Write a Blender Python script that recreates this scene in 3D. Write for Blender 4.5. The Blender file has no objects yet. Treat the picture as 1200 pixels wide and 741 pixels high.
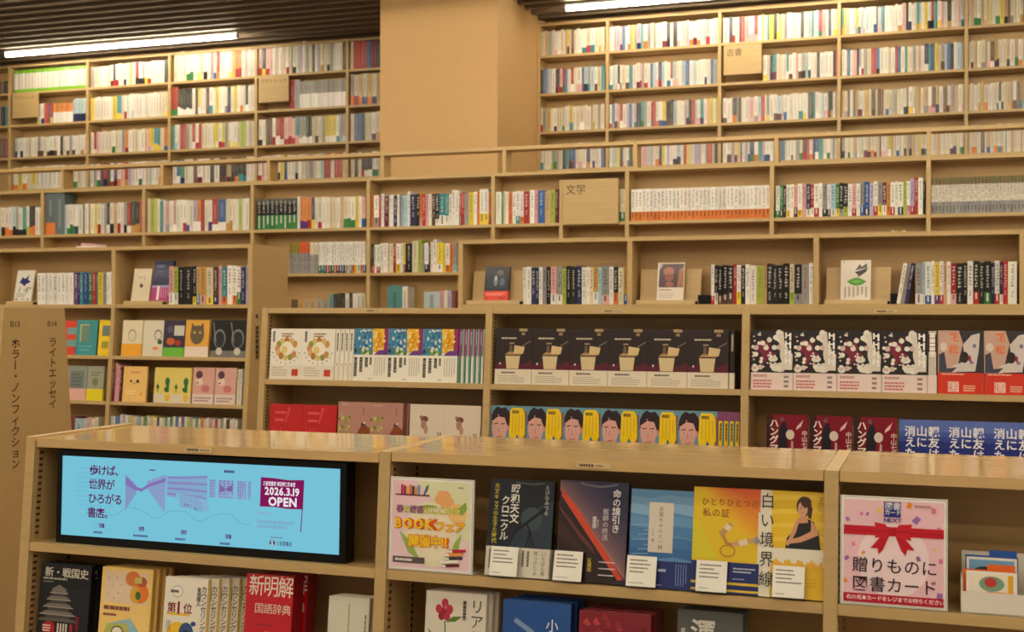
import bpy, math, random
from mathutils import Matrix, Vector

random.seed(7)
sc = bpy.context.scene
col = sc.collection

# ------------------------------------------------------------------ camera
CAM_Z = 1.5
YAW, PITCH, ROLL, FPX = 0.33327, -0.00157, -0.00225, 1436.29
_cy, _sy = math.cos(YAW), math.sin(YAW)
FWD = Vector((-_sy * math.cos(PITCH), _cy * math.cos(PITCH), math.sin(PITCH)))
_r = Vector((_cy, _sy, 0))
_d = FWD.cross(_r)
RIGHT = _r * math.cos(ROLL) + _d * math.sin(ROLL)
DOWN = _d * math.cos(ROLL) - _r * math.sin(ROLL)
cd = bpy.data.cameras.new('camera')
cam = bpy.data.objects.new('camera', cd)
col.objects.link(cam)
cd.sensor_width = 36.0
cd.lens = FPX / 1200 * 36.0
m = Matrix((RIGHT, -DOWN, -FWD)).transposed().to_4x4()
m.translation = (0, 0, CAM_Z)
cam.matrix_world = m
cd.dof.use_dof = True
cd.dof.focus_distance = 3.1
cd.dof.aperture_fstop = 7.5
sc.camera = cam


def at(px, py, D):
    """world X and Z where the sight line of a photo pixel meets the upright plane Y = D"""
    v = FWD + RIGHT * ((px - 600) / FPX) + DOWN * ((py - 370.5) / FPX)
    v = v * (D / v.y)
    return v.x, v.z + CAM_Z


def X(px, D, py=370):
    return at(px, py, D)[0]


# ------------------------------------------------------------------ world, exposure
w = bpy.data.worlds.new('world')
sc.world = w
w.use_nodes = True
w.node_tree.nodes['Background'].inputs[0].default_value = (1.0, 0.88, 0.68, 1)
w.node_tree.nodes['Background'].inputs[1].default_value = 0.3
vs = sc.view_settings
vs.view_transform = 'Standard'
vs.look = 'None'
vs.gamma = 1
vs.use_curve_mapping = False
vs.exposure = 0.62
LAMP_STRENGTH = 23.5
LAMP_COLOR = (1.0, 0.88, 0.67)
LAMP_ROWS = (9.17, 7.0, 5.6, 4.2, 2.8, 1.4, 0.0, -1.4, -2.8)      # Y of lamp rows; all after the first are added unseen fill
LAMP_X = (-8.13, -2.74, 2.65)                # left end of each lamp in the row by the wall
FILL_LAMP_X = (-8.13, -5.44, -2.74, -0.05, 2.65)   # gapless rows of unseen lamps added to brighten the nearer shelves
LAMP_LEN = 2.46


# ------------------------------------------------------------------ colour helpers
def lin(c):
    return tuple(((x / 255) / 12.92 if x / 255 <= 0.04045 else ((x / 255 + 0.055) / 1.055) ** 2.4) for x in c)


PAL = {
    'W': ((238, 232, 222), 'white'), 'C': ((222, 208, 172), 'cream'), 'K': ((30, 27, 28), 'black'),
    'G': ((150, 147, 145), 'grey'), 'R': ((190, 34, 34), 'red'), 'O': ((236, 118, 30), 'orange'),
    'Y': ((238, 205, 40), 'yellow'), 'L': ((170, 190, 50), 'lime green'), 'E': ((45, 130, 60), 'green'),
    'T': ((40, 140, 150), 'teal'), 'B': ((40, 88, 170), 'blue'), 'N': ((36, 42, 92), 'navy'),
    'S': ((165, 200, 218), 'pale blue'), 'P': ((92, 50, 130), 'purple'), 'D': ((92, 58, 42), 'brown'),
    'I': ((232, 165, 165), 'pink'), 'M': ((120, 24, 46), 'maroon'), 'A': ((202, 160, 105), 'tan'),
    'V': ((178, 165, 205), 'lavender'), 'U': ((205, 150, 60), 'ochre'), 'Q': ((66, 96, 110), 'slate blue'),
}
HEX = {}


def C_(c):
    if isinstance(c, str):
        return PAL[c.upper()][0]
    return c


# ------------------------------------------------------------------ materials
def new_mat(name):
    mt = bpy.data.materials.new(name)
    mt.use_nodes = True
    nt = mt.node_tree
    return mt, nt, nt.nodes['Principled BSDF']


def plain(name, c, rough=0.5, spec=0.5, metal=0.0):
    mt, nt, b = new_mat(name)
    n = nt.nodes.new('ShaderNodeTexNoise')
    n.inputs['Scale'].default_value = 30
    mx = nt.nodes.new('ShaderNodeMix')
    mx.data_type = 'RGBA'
    L = lin(c)
    mx.inputs[6].default_value = tuple(v * 0.95 for v in L) + (1,)
    mx.inputs[7].default_value = tuple(min(1, v * 1.05) for v in L) + (1,)
    tc = nt.nodes.new('ShaderNodeTexCoord')
    nt.links.new(tc.outputs['Object'], n.inputs['Vector'])
    nt.links.new(n.outputs['Fac'], mx.inputs[0])
    nt.links.new(mx.outputs[2], b.inputs['Base Color'])
    b.inputs['Roughness'].default_value = rough
    b.inputs['Specular IOR Level'].default_value = spec
    b.inputs['Metallic'].default_value = metal
    return mt


def wood(name, c, rough):
    mt, nt, b = new_mat(name)
    tc = nt.nodes.new('ShaderNodeTexCoord')
    mp = nt.nodes.new('ShaderNodeMapping')
    mp.inputs['Scale'].default_value = (1.2, 26, 26)
    n = nt.nodes.new('ShaderNodeTexNoise')
    n.inputs['Scale'].default_value = 2.2
    n.inputs['Detail'].default_value = 5
    mx = nt.nodes.new('ShaderNodeMix')
    mx.data_type = 'RGBA'
    L = lin(c)
    mx.inputs[6].default_value = tuple(v * 0.86 for v in L) + (1,)
    mx.inputs[7].default_value = tuple(min(1, v * 1.12) for v in L) + (1,)
    nt.links.new(tc.outputs['Object'], mp.inputs['Vector'])
    nt.links.new(mp.outputs[0], n.inputs['Vector'])
    nt.links.new(n.outputs['Fac'], mx.inputs[0])
    nt.links.new(mx.outputs[2], b.inputs['Base Color'])
    b.inputs['Roughness'].default_value = rough
    return mt


def printed(name, rough, coat=0.0, spec=0.3):
    mt, nt, b = new_mat(name)
    a = nt.nodes.new('ShaderNodeAttribute')
    a.attribute_name = 'ink'
    nt.links.new(a.outputs['Color'], b.inputs['Base Color'])
    b.inputs['Roughness'].default_value = rough
    b.inputs['Specular IOR Level'].default_value = spec
    b.inputs['Coat Weight'].default_value = coat
    b.inputs['Coat Roughness'].default_value = 0.08
    return mt


WOOD_C = (193, 162, 109)
M_WOOD = wood('beech_laminate', WOOD_C, 0.42)
M_TOP = wood('polished_laminate', (206, 170, 114), 0.10)
M_BACK = wood('back_panel_laminate', (188, 152, 100), 0.5)
M_PRINT = printed('printed_paper', 0.5)
M_GLOSS = printed('glossy_jacket', 0.32, 0.12)
M_WRAP = printed('shrink_wrapped_print', 0.25, 0.45)
M_PAINT = plain('column_paint', (212, 170, 112), 0.6)
M_WALL = plain('wall_paint', (190, 155, 108), 0.7)
M_FLOOR = plain('floor_covering', (120, 96, 70), 0.6)
M_SLAT = plain('ceiling_slat', (128, 110, 88), 0.6)
M_DARK = plain('ceiling_void', (18, 16, 15), 0.9)
M_BLACK = plain('black_plastic', (7, 7, 9), 0.4, 0.25)
M_PANEL = plain('panel_laminate', (190, 158, 106), 0.5)
M_HOLE = plain('slot_dark', (60, 44, 28), 0.7)
M_STRIP = plain('pin_strip_wood', (178, 140, 92), 0.5)
M_HOUS = plain('lamp_housing', (205, 200, 190), 0.4)


def emit_mat(name, c, s):
    mt = bpy.data.materials.new(name)
    mt.use_nodes = True
    nt = mt.node_tree
    nt.nodes.clear()
    e = nt.nodes.new('ShaderNodeEmission')
    o = nt.nodes.new('ShaderNodeOutputMaterial')
    e.inputs[0].default_value = tuple(c) + (1,)
    e.inputs[1].default_value = s
    nt.links.new(e.outputs[0], o.inputs[0])
    return mt


M_TUBE = emit_mat('lamp_diffuser', LAMP_COLOR, LAMP_STRENGTH)
SCREEN_GAIN = 0.60
M_SCREEN = emit_mat('lit_screen', (1, 1, 1), SCREEN_GAIN)
_nt = M_SCREEN.node_tree
_a = _nt.nodes.new('ShaderNodeAttribute')
_a.attribute_name = 'ink'
_nt.links.new(_a.outputs['Color'], [n for n in _nt.nodes if n.type == 'EMISSION'][0].inputs[0])

M_ACRYL, _nt, _b = new_mat('clear_acrylic')
_b.inputs['Base Color'].default_value = (0.95, 0.95, 0.95, 1)
_b.inputs['Roughness'].default_value = 0.05
_b.inputs['Transmission Weight'].default_value = 1.0
_b.inputs['IOR'].default_value = 1.2

# ------------------------------------------------------------------ glyph cache
_GL = {}


def glyph(ch, bold=0.0):
    k = (ch, bold)
    if k not in _GL:
        cu = bpy.data.curves.new('glyph', 'FONT')
        cu.body = ch
        cu.size = 1.0
        cu.resolution_u = 2
        cu.offset = bold
        ob = bpy.data.objects.new('glyph', cu)
        col.objects.link(ob)
        dg = bpy.context.evaluated_depsgraph_get()
        dg.update()
        me = bpy.data.meshes.new_from_object(ob.evaluated_get(dg))
        vs_ = [(v.co.x, v.co.y) for v in me.vertices]
        fs = [tuple(p.vertices) for p in me.polygons]
        bpy.data.objects.remove(ob)
        bpy.data.curves.remove(cu)
        bpy.data.meshes.remove(me)
        if vs_:
            x0, x1 = min(v[0] for v in vs_), max(v[0] for v in vs_)
        else:
            x0, x1 = 0, 0.3
        _GL[k] = (vs_, fs, x0, x1)
    return _GL[k]


# ------------------------------------------------------------------ mesh builder
class MB:
    def __init__(self, M=None):
        self.v, self.f, self.c, self.mi = [], [], [], []
        self.M = M or Matrix.Identity(4)
        self.slot = 0

    def add(self, vs_, fs, c):
        b = len(self.v)
        self.v += [tuple(self.M @ Vector(p)) for p in vs_]
        self.f += [tuple(i + b for i in f) for f in fs]
        self.c += [lin(C_(c))] * len(fs)
        self.mi += [self.slot] * len(fs)
        return self

    def box(self, x0, x1, y0, y1, z0, z1, c=(200, 200, 200)):
        vs_ = [(x0, y0, z0), (x1, y0, z0), (x1, y1, z0), (x0, y1, z0), (x0, y0, z1), (x1, y0, z1), (x1, y1, z1), (x0, y1, z1)]
        fs = [(0, 3, 2, 1), (4, 5, 6, 7), (0, 1, 5, 4), (1, 2, 6, 5), (2, 3, 7, 6), (3, 0, 4, 7)]
        return self.add(vs_, fs, c)

    def bbox(self, x0, x1, y0, y1, z0, z1, c=(200, 200, 200), b=0.002):
        """box whose four front-facing edges are softened"""
        P = [(x0, y1), (x0, y0 + b), (x0 + b, y0), (x1 - b, y0), (x1, y0 + b), (x1, y1)]
        return self.prism_z(P, z0, z1, c)

    def prism_z(self, P, z0, z1, c):
        n = len(P)
        vs_ = [(x, y, z0) for x, y in P] + [(x, y, z1) for x, y in P]
        fs = [tuple(range(n))[::-1], tuple(range(n, 2 * n))] + [(i, (i + 1) % n, n + (i + 1) % n, n + i) for i in range(n)]
        return self.add(vs_, fs, c)

    def prism_x(self, P, x0, x1, c=(200, 200, 200)):
        """P = (y, z) outline swept along x"""
        n = len(P)
        vs_ = [(x0, y, z) for y, z in P] + [(x1, y, z) for y, z in P]
        fs = [tuple(range(n)), tuple(range(n, 2 * n))[::-1]] + [(i, n + i, n + (i + 1) % n, (i + 1) % n) for i in range(n)]
        return self.add(vs_, fs, c)

    def cyl_x(self, x0, x1, y, z, r, n=12, c=(200, 200, 200)):
        P = [(y + r * math.cos(2 * math.pi * i / n), z + r * math.sin(2 * math.pi * i / n)) for i in range(n)]
        return self.prism_x(P, x0, x1, c)

    def build(self, name, mats, parent=None, loc=None, rot=None):
        me = bpy.data.meshes.new(name)
        me.from_pydata(self.v, [], self.f)
        at_ = me.attributes.new('ink', 'FLOAT_COLOR', 'FACE')
        at_.data.foreach_set('color', [x for c in self.c for x in (c[0], c[1], c[2], 1.0)])
        if not isinstance(mats, (list, tuple)):
            mats = [mats]
        for k in mats:
            me.materials.append(k)
        if len(mats) > 1:
            me.polygons.foreach_set('material_index', self.mi)
        me.update()
        ob = bpy.data.objects.new(name, me)
        col.objects.link(ob)
        if parent is not None:
            ob.parent = parent
        if loc is not None:
            ob.location = loc
        if rot is not None:
            ob.rotation_euler = rot
        return ob


class Art:
    """flat printing laid on the front (y = y0) of a sheet w wide and h high, in fractions of the sheet"""

    def __init__(self, mb, w, h, y0=0.0, x0=0.0, z0=0.0, eps=0.00005):
        self.mb, self.w, self.h, self.y, self.x0, self.z0, self.eps = mb, w, h, y0, x0, z0, eps

    def _p(self, pts, fs, c):
        self.y -= self.eps
        self.mb.add([(self.x0 + u * self.w, self.y, self.z0 + v * self.h) for u, v in pts], fs, c)

    def poly(self, pts, c):
        self._p(pts, [tuple(range(len(pts)))], c)
        return self

    def rect(self, u0, v0, u1, v1, c):
        return self.poly([(u0, v0), (u1, v0), (u1, v1), (u0, v1)], c)

    def ell(self, u, v, ru, rv, c, n=18, ph0=0.0, ph1=2 * math.pi):
        pts = []
        for i in range(n):
            t = ph0 + (ph1 - ph0) * i / (n if ph1 - ph0 > 6.2 else n - 1)
            pts.append((u + ru * math.cos(t), v + rv * math.sin(t)))
        return self.poly(pts, c)

    def line(self, pts, wd, c):
        """stroke; wd in fractions of the height"""
        vs_, fs = [], []
        P = [(u * self.w / self.h, v) for u, v in pts]
        for (a, b) in zip(P, P[1:]):
            dx, dy = b[0] - a[0], b[1] - a[1]
            l = math.hypot(dx, dy) or 1
            nx, ny = -dy / l * wd / 2, dx / l * wd / 2
            k = len(vs_)
            vs_ += [(a[0] + nx, a[1] + ny), (b[0] + nx, b[1] + ny), (b[0] - nx, b[1] - ny), (a[0] - nx, a[1] - ny)]
            fs.append((k, k + 3, k + 2, k + 1))
        self._p([(x * self.h / self.w, y) for x, y in vs_], fs, c)
        return self

    def text(self, s, u, v, size, c, bold=0.0, vert=False, gap=1.0, center=False, sx=1.0, rot=0.0):
        """size = character height as a fraction of the sheet's height; (u, v) = start of the first character's box"""
        s_h = size
        vs_, fs = [], []
        px = py = 0.0
        for ch in s:
            if ch == ' ':
                px += 0 if vert else 0.35 * gap
                py -= 0.6 if vert else 0
                continue
            g, gf, x0, x1 = glyph(ch, bold)
            wide = ord(ch) > 0x2fff
            k = len(vs_)
            if vert:
                if ch in 'ー…―':
                    vs_ += [(px + 0.45 + (y - 0.38), py - 0.5 - (x - 0.5)) for x, y in g]
                elif ch in '、。':
                    vs_ += [(px + x + 0.55, py - 0.88 + y + 0.55) for x, y in g]
                else:
                    vs_ += [(px + x - (0 if wide else (x0 + x1) / 2 - 0.5), py - 0.88 + y) for x, y in g]
                py -= gap
            else:
                vs_ += [(px + x - (0 if wide else x0), py - 0.88 + y) for x, y in g]
                px += (1.0 if wide else (x1 - x0 + 0.10)) * gap
            fs += [tuple(i + k for i in f) for f in gf]
        if not vs_:
            return self
        ox = -px / 2 if center and not vert else 0
        ca, sa = math.cos(rot), math.sin(rot)
        out = []
        for x, y in vs_:
            x, y = (x + ox) * sx * s_h, y * s_h
            x, y = x * ca - y * sa, x * sa + y * ca
            out.append((u + x * self.h / self.w, v + y))
        self._p(out, fs, c)
        return self

    def lines_of_print(self, u0, v0, u1, v1, n, c, vert=False, fill=0.42, seed=0):
        """rows of print too small to read: fine broken strokes"""
        rnd = random.Random(seed + n)
        pts, fs = [], []
        for i in range(n):
            a = 0.0
            last = rnd.uniform(0.55, 1.0)
            while a < last - 0.02:
                b = min(last, a + rnd.uniform(0.05, 0.14))
                if vert:
                    cu = u1 + (u0 - u1) * (i + 0.5) / n
                    hw = (u1 - u0) / n * fill / 2
                    q = [(cu - hw, v1 + (v0 - v1) * a), (cu + hw, v1 + (v0 - v1) * a), (cu + hw, v1 + (v0 - v1) * b), (cu - hw, v1 + (v0 - v1) * b)]
                else:
                    cv = v1 + (v0 - v1) * (i + 0.5) / n
                    hw = (v1 - v0) / n * fill / 2
                    q = [(u0 + (u1 - u0) * a, cv - hw), (u0 + (u1 - u0) * b, cv - hw), (u0 + (u1 - u0) * b, cv + hw), (u0 + (u1 - u0) * a, cv + hw)]
                k = len(pts)
                pts += q
                fs.append((k, k + 1, k + 2, k + 3))
                a = b + 0.015
        self._p(pts, fs, c)
        return self


# ------------------------------------------------------------------ tagging
LABELS = {}


def tag(o, label, cat, group=None):
    o['label'] = label
    o['category'] = cat
    if group:
        o['group'] = group
    return o


def struct(o):
    o['kind'] = 'structure'
    return o


def empty(name, loc=(0, 0, 0), rot=(0, 0, 0)):
    o = bpy.data.objects.new(name, None)
    o.empty_display_size = 0.1
    col.objects.link(o)
    o.location = loc
    o.rotation_euler = rot
    return o


def dup(root, loc=None, rot=None):
    r = root.copy()
    col.objects.link(r)
    if loc is not None:
        r.location = loc
    if rot is not None:
        r.rotation_euler = rot
    for ch in list(root.children):
        c = ch.copy()
        col.objects.link(c)
        c.parent = r
        for g in list(ch.children):
            d = g.copy()
            col.objects.link(d)
            d.parent = c
    return r


ORD = ['first', 'second', 'third', 'fourth', 'fifth', 'sixth', 'seventh', 'eighth', 'ninth', 'tenth', 'eleventh', 'twelfth',
       'thirteenth', 'fourteenth', 'fifteenth', 'sixteenth', 'seventeenth', 'eighteenth', 'nineteenth', 'twentieth']
ORD += ['twenty-' + o for o in ORD[:9]] + ['thirtieth'] + ['thirty-' + o for o in ORD[:9]] + ['fortieth'] + ['forty-' + o for o in ORD[:9]] + ['fiftieth']
ORD += ['fifty-' + o for o in ORD[:9]]

# ------------------------------------------------------------------ layout of the shelving (Y = distance from the camera's plane)
TAN = 0.088
TH = math.atan(TAN)                       # recline of the lower display faces
Y_F, Y_M, Y_3, Y_4, Y_R, Y_W = 2.319, 4.064, 5.927, 7.540, 7.759, 9.535
Z_F, Z_M, Z_3, Z_4, Z_R, Z_W = [CAM_Z + z for z in (-0.286, 0.022, 0.384, 0.923, 1.125, 2.372)]
Z_K = CAM_Z + 0.05                        # where the upper boxes of the third row meet the reclined base
TU, TB = 0.025, 0.020                     # thickness of uprights and boards
U = 0.9
X_F = [-1.981 + U * i for i in range(4)]
X_M = [-2.392 + U * i for i in range(4)]
X_3 = [-2.336 + U * i for i in range(4)]
X_L = [-4.485 + U * i for i in range(-1, 2)]
X_4 = [-6.345 + U * i for i in range(-1, 9)]
X_W = [-8.412 + U * i for i in range(-1, 5)]
X_V = [-3.075, -2.498] + [-2.498 + U * i for i in range(1, 5)]
CEIL = CAM_Z + 2.42
COL_X0, COL_X1, COL_Y = X(445, 8.59, 100), -3.09, 8.59


def lean(Y, Z):
    """frame of a reclined face hinged on its top front edge"""
    return Matrix.Translation((0, Y, Z)) @ Matrix.Rotation(-TH, 4, 'X')


def plumb(Y, Z):
    return Matrix.Translation((0, Y, Z))


LATTICE = {}


def clamp(D, x0, x1):
    """keep a run of things clear of the uprights it stands between"""
    for xu in LATTICE.get(D, []):
        if xu - 0.04 < x0 < xu + 0.0138:
            x0 = xu + 0.0138
        if xu - 0.0138 < x1 < xu + 0.04:
            x1 = xu - 0.0138
    return x0, x1


LATTICE.update({Y_F: X_F, Y_M: X_M, Y_3: X_3 + X_L, Y_4: X_4, Y_W: X_W + X_V})
# ------------------------------------------------------------------ room shell
struct(MB().box(-13, 4, -4, 10.2, -0.05, 0).build('floor', M_FLOOR))
struct(MB().box(-13, 4, 9.76, 9.86, 0, 4.6).build('wall_back', M_WALL))
mb = MB()
mb.box(-13, 4, -4, 9.76, CEIL + 0.22, CEIL + 0.30)
mb.slot = 1
y = -3.9
while y < 9.7:
    mb.box(-13, 4, y, y + 0.046, CEIL, CEIL + 0.12)
    y += 0.166
struct(mb.build('ceiling', [M_DARK, M_SLAT]))
struct(MB().bbox(COL_X0, COL_X1, COL_Y, 9.759, 0, CEIL + 0.2, b=0.006).build('wall_column', M_PAINT))


# ------------------------------------------------------------------ ceiling lamps
def make_lamp():
    root = empty('ceiling_lamp')
    MB().cyl_x(0.012, LAMP_LEN - 0.012, 0, -0.034, 0.020, 16).build('diffuser', M_TUBE, root)
    MB().box(0, LAMP_LEN, -0.026, 0.026, -0.016, 0.0).build('housing', M_HOUS, root)
    for x in (0, LAMP_LEN - 0.012):
        MB().cyl_x(x, x + 0.012, 0, -0.034, 0.0215, 16).build('end_cap', M_HOUS, root)
    return root


LAMP_LABELS = {
    (0, 0): 'lit white tube lamp on dark slatted ceiling above the wall shelves left of the column',
    (0, 1): 'lit white tube lamp on dark slatted ceiling above the wall shelves right of the column',
}
proto = None
for j, ly in enumerate(LAMP_ROWS):
    for i, lx in enumerate(LAMP_X if j <= 1 else FILL_LAMP_X):
        loc = (lx, ly, CEIL - 0.002)
        if proto is None:
            proto = o = make_lamp()
            o.location = loc
        else:
            o = dup(proto, loc)
        tag(o, LAMP_LABELS.get((j, i), 'unseen fill tube lamp added on the ceiling to brighten the aisles'), 'ceiling lamp', 'tube lamps on the slatted ceiling')


# ------------------------------------------------------------------ bookcases
def outline(Y, Zt, dep, kink=None):
    if kink is None:
        return [(Y, Zt), (Y - Zt * TAN, 0), (Y + dep + Zt * TAN, 0), (Y + dep, Zt)]
    return [(Y, Zt), (Y, kink), (Y - kink * TAN, 0), (Y + dep + kink * TAN, 0), (Y + dep, kink), (Y + dep, Zt)]


def upright(root, x, P, mat=None, name='upright'):
    return MB().prism_x(P, x - TU / 2, x + TU / 2).build(name, mat or M_WOOD, root)


def shelf(root, x0, x1, F, s, d, t=TB, mat=None, name='shelf'):
    """board between two uprights; F frame, s distance of its top below the frame's origin"""
    return MB(F).bbox(x0 + TU / 2, x1 - TU / 2, 0.0015, d, -s - t, -s, b=0.0015).build(name, mat or M_WOOD, root)


def pin_strip(root, x, F, s0, s1, pitch, side=1, y0=0.014, w=0.016):
    """slotted strip for the shelf pins, let into the inner face of an upright"""
    mb = MB(F)
    xf = x + side * (TU / 2)
    a, b = sorted((xf, xf + side * 0.0012))
    mb.box(a, b, y0, y0 + w, -s1, -s0)
    mb.slot = 1
    a, b = sorted((xf + side * 0.0008, xf + side * 0.0018))
    s = s0 + pitch / 2
    while s < s1 - pitch / 2:
        mb.box(a, b, y0 + 0.002, y0 + w - 0.002, -s - pitch * 0.2, -s + pitch * 0.2)
        s += pitch
    return mb.build('pin_strip', [M_STRIP, M_HOLE], root)


def edge_label(root, x, F, s, w=0.058, dark=0.5):
    """small paper name strip in the front edge of a board"""
    mb = MB(F)
    mb.box(x, x + w, -0.0006, 0.0016, -s - 0.015, -s - 0.004, (206, 182, 138))
    a = Art(mb, w, 0.011, -0.0006, x, -s - 0.015)
    a.rect(0.08, 0.25, 0.5, 0.75, (92, 72, 48))
    for k in range(5):
        a.rect(0.1 + 0.08 * k, 0.3, 0.12 + 0.08 * k, 0.7, (200, 176, 134))
    a.lines_of_print(0.56, 0.3, 0.94, 0.7, 1, (150, 126, 90), fill=0.8, seed=int(x * 50))
    return mb.build('edge_label', M_PRINT, root)


FR_F = lean(Y_F, Z_F)
FR_M = lean(Y_M, Z_M)
FR_K = lean(Y_3, Z_K)

# front low display case
root = tag(empty('bookcase', (X_F[0], Y_F, 0)), 'low beech display case nearest the front, holding the lit screen and two posters', 'bookcase')
root.location = (0, 0, 0)
P = outline(Y_F, Z_F, 0.36)
for x in X_F:
    upright(root, x, P)
S_F = [0.241, 0.475, 0.76, 1.02]
for i in range(3):
    x0, x1 = X_F[i] + TU / 2, X_F[i + 1] - TU / 2
    dz = -0.004 if i == 0 else 0.0
    MB().bbox(x0 + 0.001, x1 - 0.001, Y_F + 0.001, Y_F + 0.178, Z_F - TB + dz, Z_F - 0.0005 + dz, b=0.002).build('top_board', M_TOP, root)
    MB().bbox(x0 + 0.001, x1 - 0.001, Y_F + 0.180, Y_F + 0.359, Z_F - TB + dz, Z_F - 0.0005 + dz, b=0.002).build('top_board', M_TOP, root)
    for s in S_F:
        shelf(root, X_F[i], X_F[i + 1], FR_F, s, 0.17 + s * 0.085)
    MB().box(x0, x1, Y_F + 0.182, Y_F + 0.19, 0, Z_F - TB - 0.001).build('back_panel', M_BACK, root)
    for s0, s1 in ((0.03, 0.235), (0.268, 0.465)):
        pin_strip(root, X_F[i], FR_F, s0, s1, 0.0142)
        pin_strip(root, X_F[i], FR_F, s0, s1, 0.0142, y0=0.13)
        pin_strip(root, X_F[i + 1], FR_F, s0, s1, 0.0142, side=-1)
edge_label(root, X(217, Y_F), FR_F, 0.001 + 0.004, 0.07)
edge_label(root, X(676, Y_F), FR_F, 0.001, 0.07)

# second row display case
root = tag(empty('bookcase', (0, 0, 0)), 'shoulder-high beech display case behind the front case, rows of face-out novels', 'bookcase')
P = outline(Y_M, Z_M, 0.37)
for x in X_M:
    upright(root, x, P)
S_M = [0.268, 0.535, 0.80, 1.06, 1.32]
for i in range(3):
    shelf(root, X_M[i], X_M[i + 1], FR_M, 0.0005, 0.185, mat=M_WOOD, name='top_board')
    for s in S_M:
        shelf(root, X_M[i], X_M[i + 1], FR_M, s, 0.18 + s * 0.085)
    MB().box(X_M[i] + TU / 2, X_M[i + 1] - TU / 2, Y_M + 0.186, Y_M + 0.194, 0, Z_M - TB).build('back_panel', M_BACK, root)
    for s0, s1 in ((0.03, 0.262), (0.295, 0.53)):
        pin_strip(root, X_M[i], FR_M, s0, s1, 0.0142)
for px in (428, 706, 1025):
    edge_label(root, X(px, Y_M), FR_M, 0.001, 0.07)

# end of the neighbouring island, with its section names
root = tag(empty('bookcase', (0, 0, 0)), 'end of a reclined island case lettered B13 and B14', 'bookcase')
XS = -3.61
P = outline(4.064, Z_M, 0.37)
upright(root, XS - 0.9, P)
mb = MB()
mb.prism_x(P, XS - TU, XS, (206, 168, 114))
ep = mb.build('end_panel', M_PANEL, root)
ep['label'] = 'end panel lettered with the two section names'
for s in (0.0005, 0.268, 0.535, 0.80, 1.06):
    shelf(root, XS - 0.9, XS - TU / 2, lean(4.064, Z_M), s, 0.16 + s * 0.085)
MB().box(XS - 0.89, XS - TU, 4.245, 4.253, 0, Z_M - TB).build('back_panel', M_BACK, root)


def side_text(px, items, c, parent):
    """lettering on a panel that faces +x; laid out along the panel's depth"""
    mb = MB(Matrix.Translation((XS + 0.0006, 4.064, 0)) @ Matrix.Rotation(math.pi / 2, 4, 'Z'))
    a = Art(mb, 0.37, Z_M, 0.0)
    for s, yy, z, size, vert in items:
        if vert:
            a.text(s, yy / 0.37 - size * 0.6 / 0.37, z / Z_M, size / Z_M, c, 0.012, vert=True, gap=1.0, sx=1.2)
        else:
            a.text(s, yy / 0.37, z / Z_M, size / Z_M, c, 0.0, center=True, sx=1.3, gap=1.12)
    return mb.build('lettering', M_PRINT, parent)


INK = (70, 52, 34)
side_text(0, [('B13', 0.068, 1.472, 0.034, False), ('B14', 0.294, 1.472, 0.034, False),
              ('ホラー・ノンフィクション', 0.068, 1.397, 0.0455, True), ('ライトエッセイ', 0.294, 1.397, 0.0445, True)], INK, ep)


# third row: reclined bases with upright boxes on top
def third_row(label, xs, end_right, row4):
    root = tag(empty('bookcase', (0, 0, 0)), label, 'bookcase')
    P = outline(Y_3, Z_3, 0.39, Z_K)
    for x in xs:
        upright(root, x, P)
    n = len(xs) - 1
    for i in range(n):
        shelf(root, xs[i], xs[i + 1], plumb(Y_3, Z_3), 0.0005, 0.39, name='top_board')
        shelf(root, xs[i], xs[i + 1], plumb(Y_3, Z_K), 0.0, 0.184)
        for z in (0.295, 0.557, 0.82, 1.08):
            shelf(root, xs[i], xs[i + 1], FR_K, z, 0.18 + z * 0.085)
        MB().box(xs[i] + TU / 2, xs[i + 1] - TU / 2, Y_3 + 0.185, Y_3 + 0.195, 0, Z_3 - TB).build('back_panel', M_BACK, root)
    return root


root = third_row('beech case left of the aisle, a plain box on its reclined base, art books inside', X_L, True, True)
mb = MB()
xe = X_L[-1] + TU / 2
mb.prism_x(outline(Y_3 + 0.002, Z_3 - 0.001, 0.386, Z_K), xe, xe + 0.004)
mb.slot = 1
mb.M = Matrix.Translation((xe + 0.0045, Y_3, 0)) @ Matrix.Rotation(math.pi / 2, 4, 'Z')
a = Art(mb, 0.39, Z_3, 0.0)
a.lines_of_print(0.085, 1.472 / Z_3, 0.17, 1.497 / Z_3, 1, INK, fill=0.9, seed=4)
a.lines_of_print(0.075, 1.20 / Z_3, 0.175, 1.43 / Z_3, 1, INK, vert=True, fill=0.9, seed=9)
ep = mb.build('end_panel', [M_PANEL, M_PRINT], root)
root = third_row('beech box case right of the aisle whose top row has face-out books on stands', X_3, False, False)

# fourth row with an open rail on its back half
S_4 = [0.335, 0.645, 0.955, 1.265, 1.575]
root = tag(empty('bookcase', (0, 0, 0)), 'long tall beech case crossing the picture, topped by an open rail on posts', 'bookcase')
P = [(Y_4, Z_4), (Y_4, 0), (Y_4 + 0.34, 0), (Y_4 + 0.34, Z_4)]
for x in X_4:
    upright(root, x, P)
for i in range(len(X_4) - 1):
    shelf(root, X_4[i], X_4[i + 1], plumb(Y_4, Z_4), 0.0005, 0.34, name='top_board')
    for s in S_4:
        shelf(root, X_4[i], X_4[i + 1], plumb(Y_4, Z_4), s, 0.163)
    MB().box(X_4[i] + TU / 2, X_4[i + 1] - TU / 2, Y_4 + 0.165, Y_4 + 0.175, 0, Z_4 - TB).build('back_panel', M_BACK, root)
    MB().bbox(X_4[i] + 0.0005, X_4[i + 1] - 0.0005, Y_R, Y_R + 0.12, Z_R - TB - 0.004, Z_R, b=0.0015).build('rail_board', M_WOOD, root)
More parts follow.
